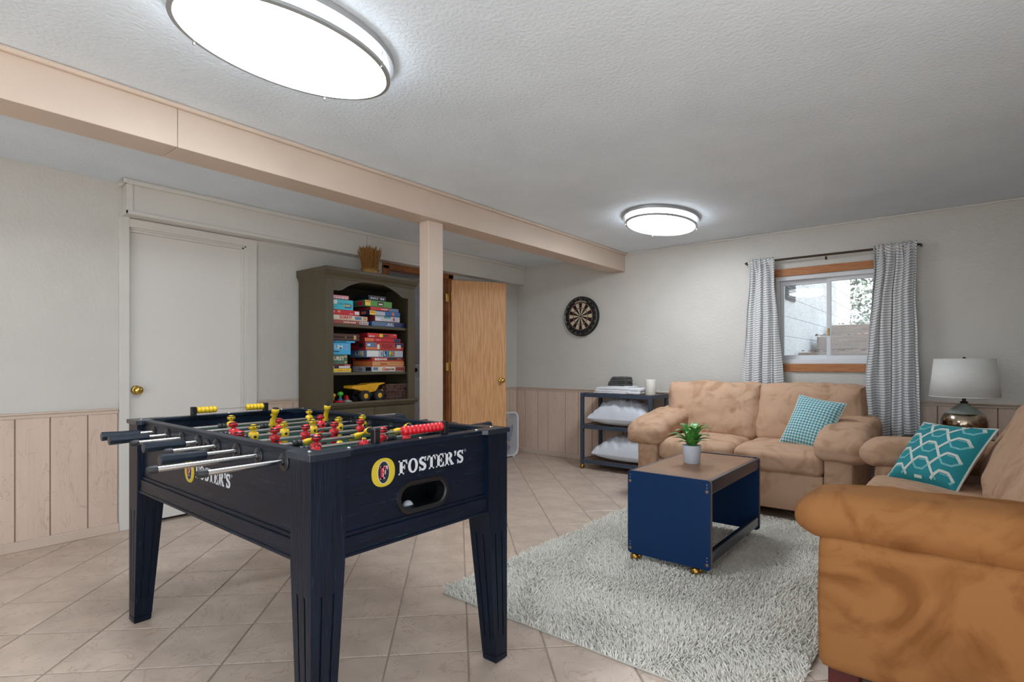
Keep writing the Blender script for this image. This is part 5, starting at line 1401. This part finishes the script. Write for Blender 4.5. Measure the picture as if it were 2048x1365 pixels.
for i in range(-3, 4):
    for j in range(-4, 5):
        ox, oz = i * cw, j * chh + (chh / 2 if i % 2 else 0)
        a, b_ = cw * .36, chh * .5
        # stretched hexagon sides meeting in small diamonds
        ribbon(ew, [(ox - a, oz), (ox - a * .42, oz + b_ * .62), (ox + a * .42, oz + b_ * .62), (ox + a, oz)], .013)
        ribbon(ea, [(ox - a, oz), (ox - a * .42, oz - b_ * .62), (ox + a * .42, oz - b_ * .62), (ox + a, oz)], .0105)
        ribbon(ew, [(ox + a, oz), (ox + cw - a, oz + chh / 2)], .013)
        ribbon(ew, [(ox + a, oz), (ox + cw - a, oz - chh / 2)], .013)
        ribbon(ea, [(ox - a * .30, oz + b_ * .36), (ox + a * .62, oz + b_ * .36)], .006)
ew.build('embroidery', 'embroider', tp, local=True, kind='stuff'); ea.build('embroidery', 'embroider_aqua', tp, local=True, kind='stuff')
place(tp, frame((-0.062, 3.654, 0.628), (0.289, -0.265, 0.01), (0.127, 0.20, 0.29)))

# ------------------------------------------------------------------ side table and lamp
st = thing('side_table', 'small dark side table between the two sofas', 'table', (0.05, 4.95, 0))
B('top', 'dark_wood', st, (-0.30, 4.66, 0.535, 0.36, 5.24, 0.560), bevel=.006)
for xx in (-0.27, 0.29):
    for yy in (4.69, 5.17):
        B('leg', 'dark_wood', st, (xx, yy, 0, xx + .04, yy + .04, .536), bevel=.004)
B('apron', 'dark_wood', st, (-0.26, 4.70, .47, .32, 4.715, .536), (-0.26, 5.185, .47, .32, 5.2, .536), (-.26, 4.7, .47, -.245, 5.2, .536), (.305, 4.7, .47, .32, 5.2, .536))
lp = thing('table_lamp', 'table lamp with white linen drum shade and mercury glass base', 'lamp', (0.054, 4.95, .56))
lc = (0.054, 4.95, 0)
MB().lathe([(.001, .56), (.075, .56), (.078, .566), (.072, .576), (.060, .580)], lc, n=40).build('foot', 'bronze', lp, smooth=True)
MB().lathe([(.060, .579), (.100, .600), (.124, .635), (.133, .675), (.130, .715), (.116, .748), (.104, .764)], lc, n=48, caps=False).build('glass_body', 'mercury', lp, smooth=True, angle=180)
MB().lathe([(.104, .763), (.085, .784), (.058, .806), (.036, .820), (.022, .832), (.014, .838)], lc, n=48, caps=False).build('shoulder', 'lamp_grey', lp, smooth=True, angle=180)
MB().lathe([(.014, .836), (.024, .838), (.022, .846), (.011, .850), (.011, .905), (.018, .908), (.018, .960), (.004, .965)], lc, n=20).build('neck', 'bronze', lp, smooth=True)
MB().lathe([(.196, .878), (.168, 1.146)], lc, n=64, caps=False).build('shade', 'shade_linen', lp, smooth=True, solid=.003)
for rz_, zz in ((.1965, .880), (.1685, 1.144)):
    MB().loop([(lc[0] + rz_ * math.cos(t), lc[1] + rz_ * math.sin(t), zz) for t in [2 * PI * k / 64 for k in range(64)]], .003, 6).build('shade_rim', 'shade_linen', lp, smooth=True)
hp = MB()
for s in (0, PI):
    hp.tube([(lc[0] + .02 * math.cos(s), lc[1] + .02 * math.sin(s), .905), (lc[0] + .055 * math.cos(s), lc[1] + .055 * math.sin(s), .98), (lc[0] + .05 * math.cos(s), lc[1] + .05 * math.sin(s), 1.08), (lc[0], lc[1], 1.135)], .002, 6)
for s in (0, PI * 2 / 3, PI * 4 / 3):
    hp.cyl((lc[0], lc[1], 1.135), (lc[0] + .168 * math.cos(s), lc[1] + .168 * math.sin(s), 1.142), .0018, n=6)
hp.build('harp', 'bronze', lp)
MB().sph((lc[0], lc[1], 1.15), .01, 10, 8).build('finial', 'bronze', lp, smooth=True)
MB().lathe([(.012, .96), (.015, .985), (.030, 1.02), (.030, 1.045), (.015, 1.07), (.001, 1.075)], lc, n=20).build('bulb', 'candle_wax', lp, smooth=True)

# ------------------------------------------------------------------ shag rug
RX0, RX1, RY0, RY1 = -1.915, -0.405, 1.815, 4.13
rg = thing('rug', 'light grey shag rug under the blue coffee table', 'rug', ((RX0 + RX1) / 2, (RY0 + RY1) / 2, 0))
B('backing', 'rug_base', rg, (RX0, RY0, 0.0003, RX1, RY1, .010), bevel=.004)
rng = np.random.default_rng(5)
nt = 52000
px = rng.uniform(RX0, RX1, nt); py = rng.uniform(RY0, RY1, nt)
# lay of the pile drifts over the rug
ph = 2.2 * np.sin(px * 5.1 + 1.3 * np.sin(py * 3.7)) + 2.0 * np.sin(py * 6.3 + 1.7 * np.sin(px * 4.1)) + rng.normal(0, 1.1, nt)
lean_ = rng.uniform(.010, .024, nt); hgt = rng.uniform(.018, .036, nt) * (1 + .12 * np.sin(px * 9) * np.sin(py * 8))
rad = rng.uniform(.0026, .0044, nt)
dx, dy = np.cos(ph), np.sin(ph)
V = np.zeros((nt, 7, 3))
for k in range(3):
    a = 2 * PI * k / 3 + ph
    V[:, k] = np.stack([px + rad * np.cos(a), py + rad * np.sin(a), np.full(nt, .008)], 1)
    V[:, 3 + k] = np.stack([px + dx * lean_ * .45 + rad * .95 * np.cos(a), py + dy * lean_ * .45 + rad * .95 * np.sin(a), .008 + hgt * .62], 1)
V[:, 6] = np.stack([px + dx * lean_ * 1.15, py + dy * lean_ * 1.15, .008 + hgt], 1)
base = (np.arange(nt) * 7)[:, None]
tri = np.array([[0, 1, 4], [0, 4, 3], [1, 2, 5], [1, 5, 4], [2, 0, 3], [2, 3, 5], [3, 4, 6], [4, 5, 6], [5, 3, 6]])
Fc = (base[:, None, :] + tri[None]).reshape(-1, 3)
me = bpy.data.meshes.new('pile')
me.vertices.add(nt * 7); me.vertices.foreach_set('co', (V.reshape(-1, 3) - np.array(rg.location)).ravel())
me.loops.add(len(Fc) * 3); me.loops.foreach_set('vertex_index', Fc.ravel().astype(np.int32))
me.polygons.add(len(Fc)); me.polygons.foreach_set('loop_start', np.arange(0, len(Fc) * 3, 3, dtype=np.int32))
me.polygons.foreach_set('use_smooth', [True] * len(Fc))
me.update(calc_edges=True)
me.materials.append(MATS['rug_pile'])
po = bpy.data.objects.new('pile', me); COL.objects.link(po); po.parent = rg; po['kind'] = 'stuff'

# ------------------------------------------------------------------ blue coffee table
TX0, TX1, TY0, TY1, TZ0, TZ1 = -1.412, -0.950, 2.752, 3.645, 0.062, 0.520
bt = thing('coffee_table', 'blue box coffee table with brown wood top on brass casters', 'coffee table', ((TX0 + TX1) / 2, (TY0 + TY1) / 2, 0.0))
def round_panel(y0, y1):
    r_ = .018; P = []
    for cx_, cz_, a0 in ((TX1 - r_, TZ1 - r_, 0), (TX0 + r_, TZ1 - r_, 90), (TX0 + r_, TZ0 + r_, 180), (TX1 - r_, TZ0 + r_, 270)):
        for k in range(6): 
            a = math.radians(a0 + 18 * k); P.append((cx_ + r_ * math.cos(a), cz_ + r_ * math.sin(a)))
    return P
for y0_, y1_, s in ((TY0, TY0 + .020, -1), (TY1 - .020, TY1, 1)):
    pn = MB().prism(round_panel(0, 0), lambda x, z: (x, y0_, z), lambda x, z: (x, y1_, z)); 
    core = pn.build('end_panel', 'wood_edge', bt)
    for yy in (y0_ - .0012, y1_):
        MB().prism([(x + (.0012 if x < -1.18 else -.0012), z) for x, z in round_panel(0, 0)], lambda x, z: (x, yy, z), lambda x, z: (x, yy + .0012, z)).build('laminate', 'blue_lam', core)
    yo = y0_ if s < 0 else y1_
    for xx in (TX0 + .016, TX1 - .020):
        for zz in (TZ0 + .028, TZ1 - .058):
            MB().cyl((xx, yo, zz), (xx, yo + s * .0028, zz), .0082, n=14).build('plug', 'cart_wood', core)
            for q in (.02, .035):
                MB().cyl((xx, yo, zz + q * (1 if zz > .3 else 1)), (xx, yo + s * .0024, zz + q), .0028, n=8).build('nail', 'brushed', core)
B('top', 'table_wood', bt, (TX0 + .012, TY0 + .020, TZ1 - .026, TX1 - .030, TY1 - .020, TZ1 - .005), bevel=.001)
for xa, xb in ((TX0 + .002, TX0 + .022), (TX1 - .032, TX1 - .004)):
    B('rail', 'blue_rail', bt, (xa, TY0 + .020, TZ1 - .074, xb, TY1 - .020, TZ1 - .004), bevel=.005, seg=3)
    B('rail', 'blue_rail', bt, (xa, TY0 + .020, TZ0 + .028, xb, TY1 - .020, TZ0 + .088), bevel=.005, seg=3)
for xx in (TX0 + .035, TX1 - .085):
    for yy in (TY0 + .03, TY1 - .03):
        c_ = MB().sph((xx, yy - .010, .036), .028, 18, 12); co = c_.build('caster', 'old_brass', bt, smooth=True)
        MB().sph((xx + .02, yy + .002, .046), (.015, .019, .015), 12, 8).build('caster_hood', 'old_brass', co, smooth=True)
        B('caster_plate', 'old_brass', co, (xx - .012, yy - .02, .0585, xx + .04, yy + .02, .064))

# ------------------------------------------------------------------ potted plant
pcx, pcy, pz = -1.222, 3.205, TZ1 - .0045
pp = thing('potted_plant', 'small green leafy plant in a pale grey pot on coffee table', 'plant', (pcx, pcy, pz))
MB().lathe([(.001, 0), (.046, 0), (.0485, .003), (.0545, .105), (.0545, .108), (.0505, .108), (.0475, .088), (.001, .086)], (pcx, pcy, pz), n=40).build('pot', 'pot_grey', pp, smooth=True)
MB().lathe([(.001, .0), (.048, .0), (.040, .005), (.001, .007)], (pcx, pcy, pz + .088), n=24).build('soil', 'soil', pp, smooth=True)
rr = random.Random(11)
for k in range(22):
    a = 2 * PI * k / 22 * 3.0 + rr.uniform(-.3, .3); L_ = rr.uniform(.085, .135); w_ = rr.uniform(.022, .031); up = rr.uniform(.03, .10) if k % 3 else rr.uniform(.09, .13)
    dr_ = Vector((math.cos(a), math.sin(a), 0)); sd_ = Vector((-dr_.y, dr_.x, 0)); b0 = Vector((pcx, pcy, pz + .092)) + dr_ * .008
    def lf(u, v, dr_=dr_, sd_=sd_, b0=b0, L_=L_, w_=w_, up=up):
        t = u; wd = w_ * math.sin(PI * min(1, .12 + t * .88)) ** .8 if t < 1 else 0
        if t < .25: wd = w_ * .16 + wd * (t / .25) * .84
        s = 2 * v - 1
        c = b0 + dr_ * (L_ * t * (.35 + .65 * t)) + Vector((0, 0, up * math.sin(PI * .62 * t) * 1.15))
        return c + sd_ * (s * wd) + Vector((0, 0, .006 * abs(s) * math.sin(PI * t)))
    MB().grid(lf, 9, 4).build('leaf', 'leaf', pp, smooth=True, solid=.0008)
# ------------------------------------------------------------------ window and curtains
wn = thing('window_1', 'white sliding basement window with oak trim', 'window', ((WX0 + WX1) / 2, YB, WZ0), kind='structure')
fy = YB + .02
def frame_boxes(x0, x1, z0, z1, w, y0, y1, wt=None):
    wt = wt or w
    return [(x0, y0, z0, x1, y1, z0 + wt), (x0, y0, z1 - wt, x1, y1, z1), (x0, y0, z0 + wt, x0 + w, y1, z1 - wt), (x1 - w, y0, z0 + wt, x1, y1, z1 - wt)]
B('frame', 'vinyl', wn, *frame_boxes(WX0, WX1, WZ0, WZ1, .028, YB + .004, YB + .11, .038), bevel=.004)
xm_ = (WX0 + WX1) / 2
s1 = B('sash', 'vinyl', wn, *frame_boxes(WX0 + .022, xm_ + .014, WZ0 + .034, WZ1 - .034, .030, YB + .066, YB + .092, .042), bevel=.003)
s2 = B('sash', 'vinyl', wn, *frame_boxes(xm_ - .016, WX1 - .022, WZ0 + .034, WZ1 - .034, .034, YB + .036, YB + .062, .036), bevel=.003)
B('pane', 'glass_pane', s1, (WX0 + .05, YB + .077, WZ0 + .074, xm_ - .014, YB + .081, WZ1 - .074))
B('pane', 'glass_pane', s2, (xm_ + .016, YB + .047, WZ0 + .068, WX1 - .054, YB + .051, WZ1 - .068))
B('latch', 'old_brass', s2, (xm_ - .010, YB + .026, 1.36, xm_ + .004, YB + .037, 1.42), bevel=.003)
B('head_casing', 'window_wood', wn, (WX0 - .07, YB - .016, WZ1 + .002, WX1 + .07, YB, WZ1 + .068), bevel=.003)
B('apron', 'window_wood', wn, (WX0 - .07, YB - .018, WZ0 - .072, WX1 + .07, YB, WZ0 - .003), bevel=.003)
for a, b_ in ((WX0 - .07, WX0 - .005), (WX1 + .005, WX1 + .07)):
    B('side_casing', 'window_wood', wn, (a, YB - .016, WZ0 - .003, b_, YB, WZ1 + .002), bevel=.003)

yr, zr = YB - .085, 2.043
rd_ = thing('curtain_rod', 'dark bronze curtain rod above the window', 'curtain rod', (-.86, yr, zr))
MB().cyl((-1.492, yr, zr), (-.215, yr, zr), .0095, n=14).build('rod', 'bronze', rd_, smooth=True)
for xx, s in ((-1.492, -1), (-.215, 1)):
    MB().tube([(xx, yr, zr), (xx + s * .012, yr + .012, zr), (xx + s * .014, yr + .03, zr), (xx + s * .014, YB, zr)], .0085, 10).build('return_arm', 'bronze', rd_, smooth=True)
MB().box(-.868, YB - .003, zr - .03, -.852, YB, zr + .0).build('bracket_plate', 'bronze', rd_)
def curtain(label, prof, seed, zbot, folds):
    """prof: list of (z, x_left, x_right)."""
    t = thing('curtain', label, 'curtain', (0, yr, zr), group='striped curtains at the window')
    ztop = zr + .028
    def edge(z):
        pr = sorted(prof)
        z_ = max(pr[0][0], min(pr[-1][0], z))
        for (za, la, ra), (zb, lb, rb) in zip(pr[:-1], pr[1:]):
            if za <= z_ <= zb:
                f = (z_ - za) / (zb - za) if zb > za else 0; f = f * f * (3 - 2 * f)
                return la + (lb - la) * f, ra + (rb - ra) * f
        return pr[0][1], pr[0][2]
    NU, NV = 110, 90
    def fn(u, v):
        z = zbot + (ztop - zbot) * v
        l, r_ = edge(z)
        near = max(0, 1 - (ztop - z) / .16)
        w1 = noise.noise(Vector((u * 4 + seed, z * 1.1, seed)))
        w2 = noise.noise(Vector((u * 3 + seed * 2, z * 2.4, 7)))
        ph_ = folds * 2 * PI * (u + .075 * w1 * (1 - near)) 
        am = .019 + .012 * w2
        y = am * math.sin(ph_) * (1 - .45 * near) + .011 * math.sin(ph_ * 2.35 + 2 * w1 + seed) + near * .008 * math.sin(u * 60 + seed)
        # gathered tightly around the rod
        gz = abs(z - zr)
        sg = 1 if math.sin(ph_) > 0 else -1
        if gz < .05:
            f_ = 1 - gz / .05; y = y * (1 - f_) + f_ * (-.0165 + .25 * min(y, 0))
        x = l + (r_ - l) * u + .012 * math.cos(ph_) * (1 - near) + .006 * w2
        dz = .006 * math.sin(ph_ + 1) * (1 - near) + near * .006 * math.sin(u * 41 + seed)
        return (x, min(yr + y, YB - .02), z + dz)
    mb = MB().grid(fn, NU, NV)
    o = mb.build('panel', 'curtain_cloth', t, smooth=True, angle=180, fix=False)
    uv = []
    for j in range(NV + 1):
        for i in range(NU + 1):
            z = zbot + (ztop - zbot) * j / NV
            u = i / NU; near = max(0, 1 - (ztop - z) / .30)
            uv.append((u, z + .010 * noise.noise(Vector((u * 5, z * 2, seed))) + near * .012 * math.sin(u * 22 + seed)))
    finish_mesh_uv(o, uv)
    md = o.modifiers.new('solid', 'SOLIDIFY'); md.thickness = .0015
    return t
curtain('striped curtain on the left of the window', [(0.3, -1.60, -1.13), (.92, -1.555, -1.19), (1.5, -1.50, -1.225), (1.85, -1.485, -1.25), (2.07, -1.482, -1.256)], 1.3, .42, 4.0)
curtain('striped curtain on the right of the window near the lamp', [(0.1, -.60, -.15), (.6, -.572, -.195), (.95, -.575, -.205), (1.3, -.55, -.215), (1.65, -.53, -.228), (1.9, -.515, -.222), (2.07, -.51, -.222)], 4.7, .16, 4.6)

# ------------------------------------------------------------------ outside the window
BWX = -1.46
nb = thing('block_wall', 'white painted block wall outside the window', 'wall', (BWX - .1, 9, 0))
for k in range(16):
    z0_ = .30 + k * .2225
    B('block_course', 'block_white', nb, (BWX - .2, YB + .35, z0_ + .006, BWX, 11.5, z0_ + .2225), bevel=.006)
B('mortar', 'block_white', nb, (BWX - .19, YB + .35, .3, BWX - .007, 11.5, 3.86))
vt = thing('wall_vent', 'small dark vent grille on the outside block wall', 'vent', (BWX, 6.75, 1.93))
B('vent_frame', 'vent_dark', vt, (BWX, 6.60, 1.83, BWX + .02, 7.02, 2.06), bevel=.003)
for k in range(6):
    B('louver', 'towel_grey', vt, (BWX + .02, 6.62, 1.845 + k * .035, BWX + .03, 7.0, 1.858 + k * .035))
gd = MB().grid(lambda u, v: (-6 + 16 * u, YB + .3 + 12 * v, .92 + .02 * noise.noise(Vector((u * 40, v * 40, 1))) + (.12 * v * 12 if v * 12 < 8 else .96)), 60, 50)
tag(gd.build('ground_outside', 'earth', None, smooth=True), 'sloping leaf strewn earth outside the window', 'ground', kind='structure')
for k, (yy, zz, x0_) in enumerate(((7.05, 1.24, -1.42), (7.95, 1.46, -1.38), (8.9, 1.66, -1.36))):
    t = thing('retaining_timber', ('lowest', 'middle', 'topmost')[k] + ' weathered retaining timber outside the window', 'timber', (1.0, yy, zz - .3), group='retaining timbers')
    B('beam', 'timber', t, (x0_, yy, zz - .17, 3.6, yy + .18, zz), bevel=.012)
    B('beam', 'timber', t, (x0_ + .1, yy + .01, zz - .36, 3.6, yy + .17, zz - .172), bevel=.012)
    MB().grid(lambda u, v: (x0_ + 5 * u, yy + .17 + .75 * v, zz - .03 + .05 * noise.noise(Vector((u * 30, v * 6, k)))), 40, 8).build('fill_soil', 'earth', t, smooth=True)
rr = random.Random(5); lm = MB()
for k in range(2600):
    x, y = rr.uniform(-1.4, 1.6), rr.uniform(YB + .4, 9.7)
    zb_ = .92 + .12 * (y - YB - .3)
    for (yy, zz) in ((7.05, 1.24), (7.95, 1.46), (8.9, 1.66)):
        if y > yy: zb_ = zz + (.004 if y < yy + .18 else -.02)
    s = rr.uniform(.02, .045); a = rr.uniform(0, 2 * PI); tl = rr.uniform(-.5, .5)
    c_, s2_ = math.cos(a), math.sin(a)
    P = [(x + s * c_, y + s * s2_, zb_ + .02 + s * tl), (x - s * .5 * s2_, y + s * .5 * c_, zb_ + .025), (x - s * c_, y - s * s2_, zb_ + .015 - s * tl * .2), (x + s * .5 * s2_, y - s * .5 * c_, zb_ + .012)]
    lm.add(P, [(0, 1, 2, 3)])
lo_ = lm.build('fallen_leaves', 'leaf_litter', None)
tag(lo_, 'dry brown leaves scattered on the ground outside', 'leaves', kind='stuff')
tv = thing('tree_outside', 'grey green tree beyond the retaining timbers', 'tree', (.3, 12.6, 1.2))
MB().tube([(.3, 12.6, 1.2), (.35, 12.6, 2.4), (.2, 12.5, 3.6), (.4, 12.6, 5)], [.16, .13, .1, .05], 10).build('trunk', 'bark', tv, smooth=True)
for k in range(6):
    a = k * 1.05; MB().tube([(.3, 12.6, 2.2 + k * .35), (.3 + .7 * math.cos(a), 12.6 + .5 * math.sin(a), 2.8 + k * .35), (.3 + 1.5 * math.cos(a), 12.6 + 1.0 * math.sin(a), 3.1 + k * .35)], [.05, .035, .012], 6).build('branch', 'bark', tv)
lm = MB()
for k in range(9000):
    a, b_ = rr.uniform(0, 2 * PI), rr.gauss(0, 1); r_ = rr.random() ** .4
    x, y, z = .3 + 2.7 * r_ * math.cos(a), 12.6 + 1.4 * r_ * math.sin(a), 3.0 + 1.05 * b_
    if z < 1.4: continue
    s = rr.uniform(.03, .08); d1_ = Vector((rr.gauss(0, 1), rr.gauss(0, 1), rr.gauss(0, 1))).normalized(); d2_ = d1_.orthogonal().normalized()
    c = Vector((x, y, z)); lm.add([c + d1_ * s, c + d2_ * s * .5, c - d1_ * s, c - d2_ * s * .5], [(0, 1, 2, 3)])
lm.build('foliage', 'tree_leaf', tv, kind='stuff')
